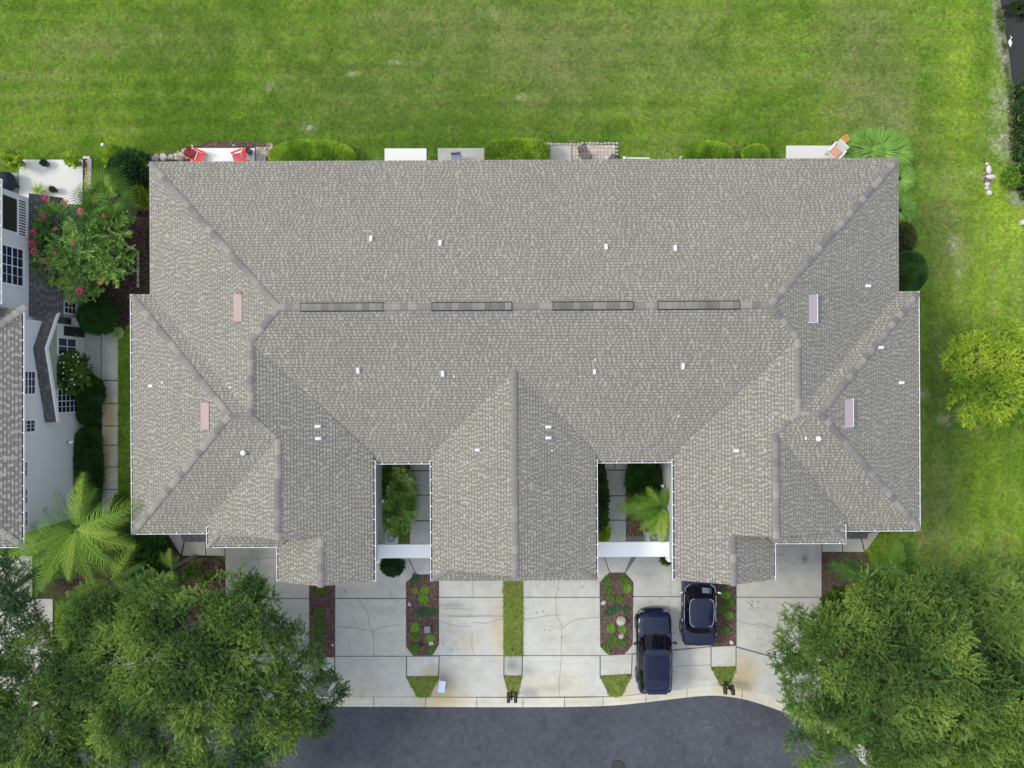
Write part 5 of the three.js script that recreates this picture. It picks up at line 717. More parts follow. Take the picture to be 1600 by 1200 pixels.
function car(name, label, cat, pos, turn, K) {   // z runs from the nose (-) to the tail (+)
  const o = thing(name, pos, turn, label, cat), body = [], Z = []; for (let i = 0; i <= 44; i++) Z.push(-K.L / 2 + K.L * i / 44);
  for (const z of Z) { const [, hw, yb, yt, cr] = lerpT(K.body, z), P = []; const half = [[.86, yb], [.97, yb + .10], [1, yb + (yt - yb) * .45], [.985, yt - .13], [.955, yt - .04], [.90, yt], [.62, yt + cr * .55], [.3, yt + cr * .9], [0, yt + cr]]; for (const [a, y] of half) P.push(V3(-hw * a, y, z)); for (let i = half.length - 2; i >= 0; i--) P.push(V3(hw * half[i][0], half[i][1], z)); body.push(P); }
  part('body', loft(body, true, .55), CP.navy, o);
  // glasshouse: rows from the belt up to the roof edge, then the roof panel over it
  const cabin = (t) => K.cabin.map(([zb, wb, zt, wt]) => V3(0, 0, 0) && { zb, wb, zt, wt }); const ring = (t, out) => K.cabin.map(([z0, w0, z1, w1]) => V3((w0 + (w1 - w0) * t) * out, K.belt + (K.roofY - K.belt) * t - (z1 < K.zRoofF ? 0 : 0), z0 + (z1 - z0) * t));
  const loop = (t) => { const h = ring(t, 1), m = ring(t, -1).reverse(); return [...h, ...m, h[0]]; };
  part('windows', loft([loop(0), loop(.5), loop(.97)], false, .5), CP.glass, o);
  const rl = loop(1), ctr = V3(0, K.roofY + K.roofCrown, (K.cabin[0][2] + K.cabin[K.cabin.length - 1][2]) / 2), rows = [loop(.93).map((v) => v.clone().multiply(V3(1.012, 1, 1.004)))]; for (const t of [0, .12, .3, .6, .85, .999]) rows.push(rl.map((v) => { const q = v.clone().lerp(ctr, t); q.y = K.roofY + K.roofCrown * (1 - (1 - t) * (1 - t)); q.x = v.x * (1 - t); q.z = v.z + (ctr.z - v.z) * t; return q; }));
  part('roof', loft(rows, false, .5), CP.navy, o);
  const nC = K.cabin.length; // pillars in body colour
  for (const i of K.pillars) for (const s of [-1, 1]) { const A = ring(0, s)[i], B = ring(1, s)[i]; new MB().bar(A.multiplyScalar(1.004), B.multiplyScalar(1.004), .035, 5, .03).build('pillar', i === K.bPillar ? CP.trim : CP.navy, o); }
  const outline = ring(.0, 1).slice(1, nC - 1).map((v) => v.clone().add(V3(.012, .01, 0))); for (const s of [-1, 1]) { new MB().path(outline.map((v) => V3(v.x * s, v.y, v.z)), .010, .010, 4).build('window_trim', K.trim, o); new MB().path(ring(1, 1).slice(1, nC - 1).map((v) => V3(v.x * s * 1.01, v.y + .004, v.z)), .011, .011, 4).build('roof_trim', K.trimTop, o); }
  // bonnet and bootlid lines, doors
  const line = (pts, nm, r = .007) => new MB().path(pts, r, r, 3).build(nm, CP.trim, o), topY = (x, z) => { const [, hw, , yt, cr] = lerpT(K.body, z), a = Math.abs(x) / hw; return a > .62 ? yt + cr * .55 * (.9 - a) / .28 : yt + cr * (1 - .45 * (a / .62) ** 2); };
  for (const s of [-1, 1]) { const P = []; for (let i = 0; i <= 8; i++) { const z = K.hood[0] + (K.hood[1] - K.hood[0]) * i / 8, hw = lerpT(K.body, z)[1]; P.push(V3(s * hw * (.76 + .04 * i / 8), topY(hw * .78, z) + .002, z)); } line(P, 'bonnet_edge'); const Q = P.map((v) => V3(v.x * .72, topY(v.x * .72, v.z) + .006, v.z)); new MB().path(Q, .012, .012, 4).build('bonnet_crease', CP.navy, o);
    for (const z of K.doors) { const hw = lerpT(K.body, z)[1]; line([V3(s * hw * 1.0, K.belt - .05, z), V3(s * hw * 1.004, .55, z), V3(s * hw * .99, .32, z)], 'door_seam', .006); }
    for (const z of K.handles) { const hw = lerpT(K.body, z)[1]; part('door_handle', new THREE.CapsuleGeometry(.016, .14, 3, 8).rotateX(Math.PI / 2).translate(s * (hw * .995 + .012), K.belt - .14, z), K.trim, o); } }
  line([-1, -.5, 0, .5, 1].map((t) => { const z = K.hood[0] + .06 * t * t, hw = lerpT(K.body, z)[1]; return V3(t * hw * .76, topY(t * hw * .76, z) + .003, z); }), 'bonnet_edge');
  const mir = new RoundedBoxGeometry(.22, .13, .13, 3, .05);
  for (const s of [-1, 1]) { const hw = lerpT(K.body, K.mirrorZ)[1], m = part('mirror', mir, K.mirror, o); m.position.set(s * (hw + .11), K.belt + .04, K.mirrorZ); m.rotation.y = s * -.3; new MB().bar(V3(s * (hw - .04), K.belt, K.mirrorZ), V3(s * (hw + .06), K.belt + .03, K.mirrorZ), .03, 5).build('mirror_arm', CP.trim, m.parent); }
  for (const z of [K.axF, K.axR]) for (const s of [-1, 1]) { const hw = lerpT(K.body, z)[1], w = new THREE.Group(); w.name = 'wheel'; w.position.set(s * (hw - .075), K.wr, z); o.add(w); const ty = new THREE.TorusGeometry(K.wr - .085, .10, 10, 26).rotateY(Math.PI / 2); part('tyre', ty, CP.tyre, w); part('rim', new THREE.CylinderGeometry(K.wr - .14, K.wr - .14, .16, 20).rotateZ(Math.PI / 2), CP.rim, w); const arch = new THREE.TorusGeometry(K.wr + .055, .045, 6, 20, Math.PI).rotateY(Math.PI / 2); const a = part('wheel_arch', arch, K.arch, o); a.position.set(s * (hw - .025), K.wr, z); }
  for (const s of [-1, 1]) { const h = part('headlight', new RoundedBoxGeometry(.34, .13, .30, 3, .05), CP.lamp, o), zf = -K.L / 2 + .22, hw = lerpT(K.body, zf)[1]; h.position.set(s * hw * .78, lerpT(K.body, zf)[3] - .10, zf); h.rotation.y = s * .35; const t = part('tail_light', new RoundedBoxGeometry(.26, .22, .12, 3, .04), CP.tail, o), zt = K.L / 2 - .15; t.position.set(s * lerpT(K.body, zt)[1] * .82, lerpT(K.body, zt)[3] - .14, zt); }
  part('number_plate', new THREE.BoxGeometry(.32, .16, .02).translate(0, .72, K.L / 2 + .005), M.plastic, o);
  return o;
}
{ const L = 4.5; car('suv', 'dark blue sport utility car with panoramic roof panels and black mirrors', 'car', V3(7.58, .09, 14.22), .012, {
  L, belt: 1.06, roofY: 1.60, roofCrown: .06, wr: .36, axF: -1.42, axR: 1.32, mirrorZ: -.52, hood: [-1.98, -.92], doors: [-.82, .28, 1.15], handles: [.12, 1.0], pillars: [0, 1, 3, 4, 5], bPillar: 3, trim: CP.satin, trimTop: CP.satin, mirror: CP.navy, arch: CP.trim, zRoofF: -.3,
  body: [[-L / 2, .42, .34, .60, .02], [-L / 2 + .05, .62, .28, .68, .03], [-L / 2 + .17, .77, .24, .80, .05], [-L / 2 + .42, .875, .22, .93, .07], [-1.5, .915, .2, .98, .07], [-.85, .93, .2, 1.06, .05], [.3, .94, .2, 1.07, .03], [1.5, .925, .22, 1.09, .02], [L / 2 - .25, .885, .26, 1.08, .02], [L / 2 - .07, .80, .34, .98, .02], [L / 2, .70, .42, .80, .01]],
  cabin: [[-1.05, .0, -.32, .0], [-1.0, .52, -.30, .42], [-.82, .80, -.22, .60], [-.55, .865, -.05, .665], [.45, .875, .45, .70], [1.35, .86, 1.30, .675], [1.92, .80, 1.78, .61], [2.08, .60, 1.90, .50], [2.12, .0, 1.94, .0]] });
  const o = scene.children.find((c) => c.name === 'suv'); // roof glass, rails and fin
  const pan = (z0, z1, w0, w1, mat, nm) => { const b = new MB(), n = 6, Y = (x) => 1.664 - .045 * (x / .65) ** 2; for (let i = 0; i < n; i++) { const f = (t, z, w) => { const x = -w + 2 * w * t; return V3(x, Y(x), z); }; b.quad(f(i / n, z0, w0), f(i / n, z1, w1), f((i + 1) / n, z1, w1), f((i + 1) / n, z0, w0)); } return b.build(nm, mat, o); };
  pan(-.02, .62, .50, .52, CP.pano, 'sunroof'); pan(.66, 1.26, .52, .50, CP.pano, 'rear_roof_glass');
  for (const s of [-1, 1]) { new MB().path([V3(s * .60, 1.60, -.12), V3(s * .63, 1.675, 0), V3(s * .645, 1.685, .7), V3(s * .62, 1.675, 1.4), V3(s * .58, 1.60, 1.62)], .017, .017, 6).build('roof_rail', CP.trim, o); }
  new MB().box(-.5, 1.60, 1.80, .5, 1.635, 2.0).build('rear_spoiler', CP.navy, o); part('aerial_fin', new THREE.ConeGeometry(.03, .1, 8).translate(0, 1.70, 1.55), CP.navy, o);
  new MB().quad(V3(-.40, 1.20, -.83), V3(-.40, 1.33, -.60), V3(.36, 1.33, -.60), V3(.36, 1.20, -.83)).build('sun_shade', std(.012, .012, .012, { roughness: .3 }), o); new MB().bar(V3(-.5, 1.12, -.95), V3(.05, 1.15, -.92), .012, 4).bar(V3(.0, 1.12, -.96), V3(.5, 1.15, -.9), .012, 4).build('wiper', CP.trim, o); }
{ const L = 4.55; const o = car('sedan', 'dark blue saloon car with chrome window trim, nose under the roof eave', 'car', V3(9.98, .09, 11.68), -.012, {
  L, belt: .93, roofY: 1.36, roofCrown: .06, wr: .33, axF: -1.38, axR: 1.36, mirrorZ: -.62, hood: [-2.05, -1.0], doors: [-.85, .18, 1.0], handles: [.05, .9], pillars: [0, 1, 3, 4, 5], bPillar: 3, trim: CP.chrome, trimTop: CP.chrome, mirror: CP.chrome, arch: CP.navy, zRoofF: -.3,
  body: [[-L / 2, .45, .30, .52, .02], [-L / 2 + .09, .70, .24, .64, .04], [-L / 2 + .30, .83, .20, .76, .06], [-1.5, .89, .18, .86, .06], [-.85, .90, .18, .93, .04], [.3, .91, .18, .94, .03], [1.4, .90, .2, .97, .03], [L / 2 - .30, .87, .24, .985, .03], [L / 2 - .06, .79, .30, .93, .02], [L / 2, .70, .38, .72, .01]],
  cabin: [[-1.12, .0, -.40, .0], [-1.06, .50, -.38, .40], [-.88, .76, -.30, .58], [-.6, .82, -.1, .625], [.25, .83, .25, .645], [.95, .81, .85, .61], [1.38, .74, 1.0, .54], [1.60, .5, 1.10, .38], [1.64, .0, 1.13, .0]] });
  new MB().quad(V3(.05, 1.08, -.92), V3(.05, 1.22, -.66), V3(.52, 1.20, -.64), V3(.54, 1.06, -.88)).build('sun_shade', std(.16, .18, .24, { roughness: .4 }), o); new MB().bar(V3(-.45, .98, -1.02), V3(.1, 1.02, -.98), .012, 4).build('wiper', CP.trim, o); new MB().path([V3(-.6, .985, 2.12), V3(0, 1.03, 2.15), V3(.6, .985, 2.12)], .008, .008, 4).build('boot_edge', CP.trim, o); }

// ---------------------------------------------------------------- letterboxes, boxes and lids
function mailbox(label, px, py, boxes, arm, post) {
  const o = thing('mailbox', null, 0, label, 'mailbox'); const P = at(...post, 0); new MB().box(P.x - .05, 0, P.z - .05, P.x + .05, 1.25, P.z + .05).build('post', M.blackMetal, o); part('finial', new THREE.SphereGeometry(.055, 10, 8).translate(P.x, 1.29, P.z), M.blackMetal, o);
  const A = at(...arm[0], 1.0), B = at(...arm[1], 1.0); new MB().bar(A, B, .035, 4).bar(V3(P.x, 1.0, P.z), A.clone().lerp(B, .5), .035, 4).bar(V3(P.x, .6, P.z), A.clone().lerp(B, .5).setY(.97), .02, 4).build('arm', M.blackMetal, o);
  boxes.forEach(([x, y, t]) => { const c = at(x, y, 1.15), g = new THREE.Group(); g.name = 'letterbox'; g.position.copy(c); g.rotation.y = t; o.add(g); const s = new THREE.Shape(); s.moveTo(-.085, -.11); s.lineTo(.085, -.11); s.lineTo(.085, .03); s.absarc(0, .03, .085, 0, Math.PI, false); s.lineTo(-.085, -.11); part('box', new THREE.ExtrudeGeometry(s, { depth: .48, bevelEnabled: true, bevelSize: .008, bevelThickness: .008, bevelSegments: 1 }).translate(0, 0, -.24), M.blackMetal, g); part('door', new THREE.BoxGeometry(.15, .17, .015).translate(0, -.02, .255), M.dark, g); new MB().box(.092, .0, -.02, .104, .12, .02).box(.092, .08, .02, .104, .12, .1).build('flag', M.redDark, g); });
  return o;
}
mailbox('black double mailbox in front of the narrow grass strip in the middle', 800, 1088, [[794.5, 1090, 0], [805.5, 1090, 0]], [[791, 1088], [809, 1088]], [799.5, 1079]);
mailbox('black double mailbox turned askew at the curved kerb on the right', 1138, 1075, [[1133, 1077, .12], [1145, 1078, .12]], [[1132, 1075], [1146, 1077]], [1132, 1064]);
{ const o = thing('utility_pedestal', at(692, 1066, 0), -.14, 'blue-grey utility pedestal box standing on the driveway near the kerb', 'utility box'); part('cabinet', new RoundedBoxGeometry(.34, .66, .58, 2, .02).translate(0, .33, 0), M.utility, o); part('lid', new RoundedBoxGeometry(.37, .05, .62, 2, .015).translate(0, .675, 0), std(.52, .60, .70, { roughness: .5 }), o); new MB().box(-.18, .45, -.03, -.172, .5, .03).build('handle', M.blackMetal, o); }
{ const o = thing('utility_box', at(668.5, 981, .1), .05, 'grey square utility box in the left mulch island', 'utility box'); part('cabinet', new RoundedBoxGeometry(.30, .34, .33, 2, .02).translate(0, .17, 0), std(.16, .18, .21), o); part('lid', new RoundedBoxGeometry(.32, .03, .35, 2, .01).translate(0, .35, 0), std(.22, .24, .28), o); }
{ const o = thing('drain_cover', at(673.5, 1005.5, .1), 0, 'round white plastic lid in the left mulch island', 'drain cover'); part('rim', new THREE.CylinderGeometry(.125, .13, .05, 20), M.plastic, o); part('lid', new THREE.CylinderGeometry(.10, .10, .06, 20), std(.5, .5, .48), o); }
{ const o = thing('drain_pipe', at(658.5, 1005, .1), 0, 'round black open pipe beside the white lid in the left mulch island', 'drain pipe'); part('ring', new THREE.CylinderGeometry(.13, .13, .08, 20, 1, true), M.dark, o); part('inside', new THREE.CylinderGeometry(.12, .12, .02, 20), std(.004, .004, .004), o); }
function rockGeo(seed, sx, sy, sz, f = 2.2, det = 3) { const g = new THREE.IcosahedronGeometry(1, det), p = g.attributes.position; for (let i = 0; i < p.count; i++) { const v = V3().fromBufferAttribute(p, i), k = 1 + .45 * (fbm(v.x * f * .6 + seed * 7 + v.y, v.z * f * .6 + v.y * 1.3 + seed, 3) - .5); p.setXYZ(i, v.x * k * sx, v.y * k * sy, v.z * k * sz); } return toCreasedNormals(g, .4); }
function rock(label, px, py, h, s, mat = M.rock, group, name = 'rock') { const o = tag(part(name, rockGeo(px * .13, ...s), mat, scene), label, 'rock', group); o.position.copy(at(px, py, h)); o.rotation.y = px; return o; }
rock('big pale round rock in the right mulch island', 971, 970, .2, [.26, .24, .24], std(.46, .43, .38, { bumpMap: rep(grain, 1.4), bumpScale: .02 }));
rock('small pinkish rock among the plants of the right mulch island', 971, 994, .1, [.17, .12, .14], std(.40, .32, .28)); rock('small pale rock near the left side of the right mulch island', 943, 942, .1, [.16, .1, .12]);
rock('small pale rock at the left side of the left mulch island', 640, 944, .1, [.11, .08, .1]); rock('pale rock at the lower end of the mulch strip by the sedan', 1143, 1004, .1, [.12, .08, .1], M.limestone); rock('white rock in the right mulch bed by the dark palm fronds', 1355, 890, .1, [.10, .09, .10], M.limestone);
rock('small white rock at the lower edge of the mulch strip by the left gable', 520, 1008, .1, [.07, .05, .06], M.limestone); rock('small white rock beside the rear of the sedan', 1118, 991, .12, [.08, .06, .07], M.limestone);
rock('white rock on the reddish mulch above the red chairs', 365, 227, .06, [.055, .04, .055], M.limestone); rock('grey rock at the upper left roof corner in the rear mulch', 243, 247, .05, [.26, .08, .2], std(.33, .30, .27)); rock('flat whitish rock at the upper left roof corner', 255, 246, .03, [.2, .05, .24], M.limestone); rock('brown rock near the left red chair', 283, 249, .1, [.2, .14, .16], std(.25, .2, .16));
{ const r = mul(91), PEB = 260; const o = thing('pebble_border', null, 0, 'loose pale pebbles along the rear mulch border', 'pebbles'); o.userData.kind = 'stuff'; const b = new MB(); b.tint([1, 1, 1]); for (let i = 0; i < PEB; i++) { const k = r(), x = k < .72 ? 258 + r() * 44 : 417 + r() * 10, y = k < .72 ? 250 - (x - 250) * .4 * r() - 2 : 224 + r() * 20, q = at(x, y, .06), s = .02 + r() * .05; b.tint(pick([[.3, .24, .19], [.4, .34, .28], [.22, .16, .13], [.5, .46, .40]])); b.box(q.x - s, q.y - s * .3, q.z - s, q.x + s, q.y + s * .6, q.z + s * .8, new THREE.Matrix4().makeTranslation(-q.x, 0, -q.z).premultiply(new THREE.Matrix4().makeRotationY(r() * 3)).premultiply(new THREE.Matrix4().makeTranslation(q.x, 0, q.z))); } b.build('pebbles', std(1, 1, 1, { vertexColors: true }), o, 'stuff'); }
// broken limestone blocks at the culvert
bed([[1538, 250], [1544, 252], [1548, 268], [1548, 300], [1542, 304], [1534, 285]], 'bare rubble patch round the white blocks beside the pond', .02, std(1.1, 1.0, .85, { map: mulchMap, roughness: 1 }), 120, [.42, .36, .28], 'rubble_patch');
[[1542, 256, .10, .09, 'uppermost small block'], [1545, 265, .15, .24, 'tall upper block'], [1548, 276, .30, .13, 'long block pointing at the pond'], [1543, 288, .15, .12, 'block just below the long one'], [1542, 294, .14, .09, 'thin block, second from below'], [1546, 301, .15, .16, 'lowest pale block']].forEach(([x, y, a, c, w], i) => { const o = tag(part('stone_block', rockGeo(i + 3, a, .1, c, 1.6, 1), M.limestone, scene), 'white broken limestone, ' + w + ' of the rubble beside the pond', 'stone block'); o.position.copy(at(x, y, .08)); });
{ const o = tag(part('concrete_block', new RoundedBoxGeometry(.5, .3, .26, 2, .03), M.limestone, scene), 'white concrete block cut by the right picture edge below the pond', 'block'); o.position.copy(at(1600, 346, .12)); o.rotation.y = .45; }
// white wading bird at the water's edge: one lofted body from tail to bill
{ const o = thing('wading_bird', at(1573.5, 70, -.2), .35, 'white wading bird standing at the pond edge', 'bird'); const sp = [[0, .19, .23, .004], [0, .22, .18, .035], [0, .27, .08, .075], [0, .29, -.02, .085], [0, .30, -.10, .065], [.01, .36, -.16, .035], [.02, .43, -.15, .025], [.02, .47, -.18, .03], [.02, .475, -.22, .026], [.02, .465, -.25, .010], [.02, .455, -.33, .003]]; const rows = sp.map(([x, y, z, r]) => [...Array(13)].map((_, i) => V3(x + r * Math.cos(i / 12 * 6.2832), y + r * Math.sin(i / 12 * 6.2832), z))); part('body', loft(rows, true, 1.2), std(.88, .88, .86), o); for (const s of [-1, 1]) new MB().path([V3(s * .03, .23, .03), V3(s * .03, .12, .06), V3(s * .03, 0, .02), V3(s * .035, 0, -.05)], .008, .006, 5).build('leg', M.blackMetal, o); }

// ---------------------------------------------------------------- courtyard machines, patio furniture, pots
function acUnit(label, px, py, t, mat) { const o = thing('air_conditioner', at(px, py, 0), t, label, 'air conditioner'); part('cabinet', new RoundedBoxGeometry(.72, .72, .70, 3, .05).translate(0, .4, 0), mat, o); part('base', new THREE.BoxGeometry(.85, .06, .8).translate(0, .03, 0), M.rock, o); part('fan_opening', new THREE.CylinderGeometry(.26, .26, .02, 28).translate(0, .765, 0), std(.3, .31, .32), o); const g = new MB(); for (let i = 1; i <= 4; i++) { const n = 24, R = .065 * i; for (let k = 0; k < n; k++) g.bar(V3(Math.cos(k / n * 6.283) * R, .785, Math.sin(k / n * 6.283) * R), V3(Math.cos((k + 1) / n * 6.283) * R, .785, Math.sin((k + 1) / n * 6.283) * R), .006, 3); } for (let k = 0; k < 4; k++) g.bar(V3(0, .785, 0), V3(Math.cos(k * 1.571) * .27, .785, Math.sin(k * 1.571) * .27), .007, 3); g.build('fan_guard', mat, o); const l = new MB(); for (let k = 0; k < 7; k++) l.box(-.3, .14 + k * .08, .351, .3, .18 + k * .08, .362).box(.361, .14 + k * .08, -.3, .372, .18 + k * .08, .3); l.build('louvres', std(.3, .31, .32), o, 'stuff'); part('hub', new THREE.CylinderGeometry(.07, .07, .03, 14).translate(0, .79, 0), mat, o); return o; }
acUnit('light grey air conditioner unit at the bottom of the left courtyard', 614, 836, .0, std(.50, .52, .54, { roughness: .5 })); acUnit('white air conditioner unit at the bottom of the right courtyard', 1018, 836, .12, std(.74, .74, .70, { roughness: .5 }));
function adirondack(label, px, py, turn, mb, ms) {   // sits facing +z
  const o = thing('garden_chair', at(px, py, .09), turn, label, 'chair', null), S = .36; o.scale.setScalar(.86);
  for (let i = 0; i < 5; i++) { const s = part('seat_slat', new RoundedBoxGeometry(.52, .022, .095, 1, .008), ms, o); s.position.set(0, S + .02 - i * .022, .30 - (4 - i) * .105 + .02 + .02); s.rotation.x = -.2; s.position.y = .30 + (i) * .022; }
  for (let i = 0; i < 5; i++) { const a = (i - 2) * .028, h = .86 - Math.abs(i - 2) * .05, b = part('back_slat', new RoundedBoxGeometry(.105, h, .022, 1, .008).translate(0, h / 2, 0), mb, o); b.position.set((i - 2) * .108, .28, -.20); b.rotation.set(-.55, 0, -a * .9); }
  for (const s of [-1, 1]) { part('armrest', new RoundedBoxGeometry(.13, .025, .72, 2, .01).translate(s * .35, .56, .02), ms, o); new MB().box(s * .35 - .02, 0, .26, s * .35 + .02, .55, .34).build('front_leg', ms, o); new MB().bar(V3(s * .29, .30, .33), V3(s * .29, .02, -.46), .03, 4).build('rear_leg', ms, o); } new MB().box(-.28, .60, -.42, .28, .66, -.385).build('back_brace', ms, o); return o;
}
adirondack('red slatted garden chair at the left end of the white patio', 313, 247, 1.22, M.redDark, M.red); adirondack('red garden chair beside the black pot on the white patio', 377, 248, -1.2, M.red, std(.60, .045, .06, { roughness: .5 }));
function pot(label, px, py, r, h, mat, plant, top = 0.1) { const o = thing('potted_plant', at(px, py, top), 0, label, 'potted plant'); const prof = [[.72, 0], [1, 1], [1.06, 1], [1.06, .93], [.92, .93], [.92, .8], [0, .8]].map(([a, b]) => new THREE.Vector2(a * r, b * h)); part('pot', new THREE.LatheGeometry(prof, 24), mat, o); plant && plant(o, r, h); return o; }
const potLeaves = (geos, cols, n, R, H2, s) => (o, r, h) => { const L = [], q = mul(Math.round(o.position.x * 1000)); for (let i = 0; i < n; i++) { const a = q() * 6.283, e = q(), d = V3(Math.cos(a), .3 + e * 1.4, Math.sin(a)).normalize(); L.push({ p: V3(d.x * R * e * .8, h * .8 + H2 * q(), d.z * R * e * .8), d, s: s * (.7 + .5 * q()), c: vary(pick(cols), .2, q) }); } sprayField('leaves', geos, leafMat, L, o); };
const potGrey = std(.07, .07, .075, { roughness: .7 });
{ const o = thing('planter_pot', at(391, 238, .09), 0, 'empty black round pot beside the right red chair', 'pot'); part('pot', new THREE.LatheGeometry([[.11, 0], [.15, .38], [.165, .38], [.165, .35], [.135, .35], [.13, .3], [0, .3]].map(([a, b]) => new THREE.Vector2(a, b)), 24), potGrey, o); part('saucer', new THREE.CylinderGeometry(.18, .17, .025, 24).translate(0, .012, 0), std(.35, .36, .37), o); }
pot('grey pot with tall yellow-green leaves at the upper left patio corner', 36, 256, .17, .32, potGrey, potLeaves(BROAD, LGT, 70, .7, .9, 1.0)); pot('dark pot with a tight round green plant on the rear edge of the cream patio', 74, 257, .19, .34, potGrey, potLeaves(FINE, DKG, 120, .22, .15, .5)); pot('grey pot with yellow-green leaves at the upper right patio corner', 124, 256, .16, .32, potGrey, potLeaves(BROAD, LGT, 55, .55, .7, .9)); pot('dark pot with a small grassy plant near the fan palm on the cream patio', 87, 298, .17, .32, potGrey, potLeaves(FINE, DKG, 90, .22, .15, .5));
pot('pot with pale grassy leaves at the lower edge of the cream patio', 66, 300, .15, .3, potGrey, (o, r, h) => { const q = part('leaves', strapG[1], strapM[1], o); q.position.y = h * .8; q.scale.setScalar(1.1); });
{ const o = thing('folding_chair', at(714, 250, .09), .12, 'blue-grey metal folding chair on the weathered grey slab', 'chair'), m = std(.22, .25, .33, { roughness: .4, metalness: .5 }), f = new MB(); for (const s of [-1, 1]) { f.path([V3(s * .24, 0, .26), V3(s * .24, .44, .06), V3(s * .24, .86, -.22)], .013, .013, 6); f.path([V3(s * .22, 0, -.28), V3(s * .22, .44, .2)], .012, .012, 6); } f.bar(V3(-.24, .86, -.22), V3(.24, .86, -.22), .013, 6).bar(V3(-.22, .02, -.28), V3(.22, .02, -.28), .011, 6); f.build('frame', m, o); part('seat', new RoundedBoxGeometry(.46, .03, .40, 2, .012).translate(0, .45, .06), m, o); const b = part('backrest', new RoundedBoxGeometry(.46, .18, .02, 2, .008), m, o); b.position.set(0, .74, -.15); b.rotation.x = -.33; }
function latticeChair(label, px, py, turn) { const o = thing('lattice_chair', at(px, py, .08), turn, label, 'chair'), w = .48; const lat = (L, n, nm, y, rx, z) => { const b = new MB(); for (let i = 0; i <= n; i++) { b.box(-w / 2 + w * i / n - .016, 0, 0, -w / 2 + w * i / n + .016, .02, L).box(-w / 2, .003, L * i / n - .016, w / 2, .023, L * i / n + .016); } const m = b.build(nm, M.blackMetal, o); m.position.set(0, y, z); m.rotation.x = rx; }; lat(.48, 5, 'seat', .43, 0, -.2); lat(.56, 5, 'backrest', .45, -2.0, -.2); for (const s of [-1, 1]) for (const z of [-.18, .26]) new MB().bar(V3(s * .23, .44, z), V3(s * .26, 0, z * 1.25), .016, 6).build('leg', M.blackMetal, o); for (const s of [-1, 1]) new MB().path([V3(s * .25, .44, .26), V3(s * .27, .66, .22), V3(s * .27, .66, -.3)], .014, .014, 6).build('armrest', M.blackMetal, o); return o; }
latticeChair('black metal lattice chair in the middle of the tiled patio', 913, 246, .55); latticeChair('black metal chair at the right end of the tiled patio, mostly under the eave', 954, 262, -.4);
{ const o = thing('cushioned_chair', at(1301, 241, .09), -.75, 'white patio chair with a salmon seat cushion on the off-white slab', 'chair'), w = std(.72, .71, .66, { roughness: .5 }); part('seat', new RoundedBoxGeometry(.60, .06, .60, 2, .02).translate(0, .40, 0), w, o); part('cushion', new RoundedBoxGeometry(.46, .10, .46, 4, .045).translate(0, .48, .02), std(.60, .29, .22, { roughness: .9 }), o); const b = part('backrest', new RoundedBoxGeometry(.66, .55, .05, 3, .02), w, o); b.position.set(0, .66, -.36); b.rotation.x = -.3; for (const s of [-1, 1]) { part('armrest', new RoundedBoxGeometry(.09, .05, .66, 2, .02).translate(s * .36, .62, -.02), w, o); for (const z of [-.28, .28]) part('leg', new THREE.BoxGeometry(.06, .62, .06).translate(s * .34, .31, z), w, o); } }
{ const o = thing('orange_pot', at(1317.5, 219.5, .05), .6, 'square orange planter beside the large ornamental grass', 'planter'); new MB().box(-.19, 0, -.19, .19, .36, -.15).box(-.19, 0, .15, .19, .36, .19).box(-.19, 0, -.15, -.15, .36, .15).box(.15, 0, -.15, .19, .36, .15).build('box', std(.66, .34, .12), o); part('soil', new THREE.BoxGeometry(.3, .02, .3).translate(0, .3, 0), std(.50, .24, .08), o); }
{ const o = thing('covered_grill', at(14, 288, .06), .3, 'dark navy covered grill at the corner of the grey house', 'grill'); const g = new THREE.SphereGeometry(1, 22, 14), p = g.attributes.position; for (let i = 0; i < p.count; i++) { const v = V3().fromBufferAttribute(p, i), k = 1 + .14 * (fbm(v.x * 3 + 4, v.z * 3 + v.y * 2, 3) - .5) * 2; p.setXYZ(i, Math.sign(v.x) * Math.abs(v.x) ** .7 * .62 * k, Math.max(0, (v.y * .5 + .5) * 1.05), Math.sign(v.z) * Math.abs(v.z) ** .7 * .5 * k); } g.computeVertexNormals(); part('cover', g, std(.014, .016, .035, { roughness: .75 }), o); for (const s of [-1, 1]) part('wheel', new THREE.CylinderGeometry(.09, .09, .05, 14).rotateZ(1.571).translate(s * .5, .09, .3), M.dark, o); }
// thin white fence rail behind the hedge left of the tiled patio, and the pipe stubs by it
{ const o = thing('downspout_pipe', null, 0, 'thin white drain pipe lying behind the rear eave right of the tiled patio', 'pipe'); new MB().path([at(975, 247, .1), at(1015, 247.5, .1)], .045, .045, 8).build('pipe', M.pvc, o); new MB().box(...at(973, 245.6, .02).toArray(), ...at(977, 248.5, .2).toArray()).build('elbow', M.pvc, o); }
{ const o = thing('downspout_pipe', null, 0, 'slanting white drain pipe left of the wider clipped hedge', 'pipe'); new MB().path([at(1062, 248, .15), at(1074, 237, .08)], .045, .045, 8).build('pipe', M.pvc, o); part('cap', new THREE.SphereGeometry(.06, 10, 8), M.pvc, o).position.copy(at(1074, 237, .08)); }
{ const o = thing('garden_lamp', at(184, 240, 0), 0, 'round white globe lamp on a thin post beside the dark rear shrub', 'lamp'); new MB().path([V3(0, 0, 0), V3(0, 1.6, 0)], .025, .02, 8).build('post', M.white, o); part('globe', new THREE.SphereGeometry(.09, 16, 12).translate(0, 1.68, 0), M.white, o); }
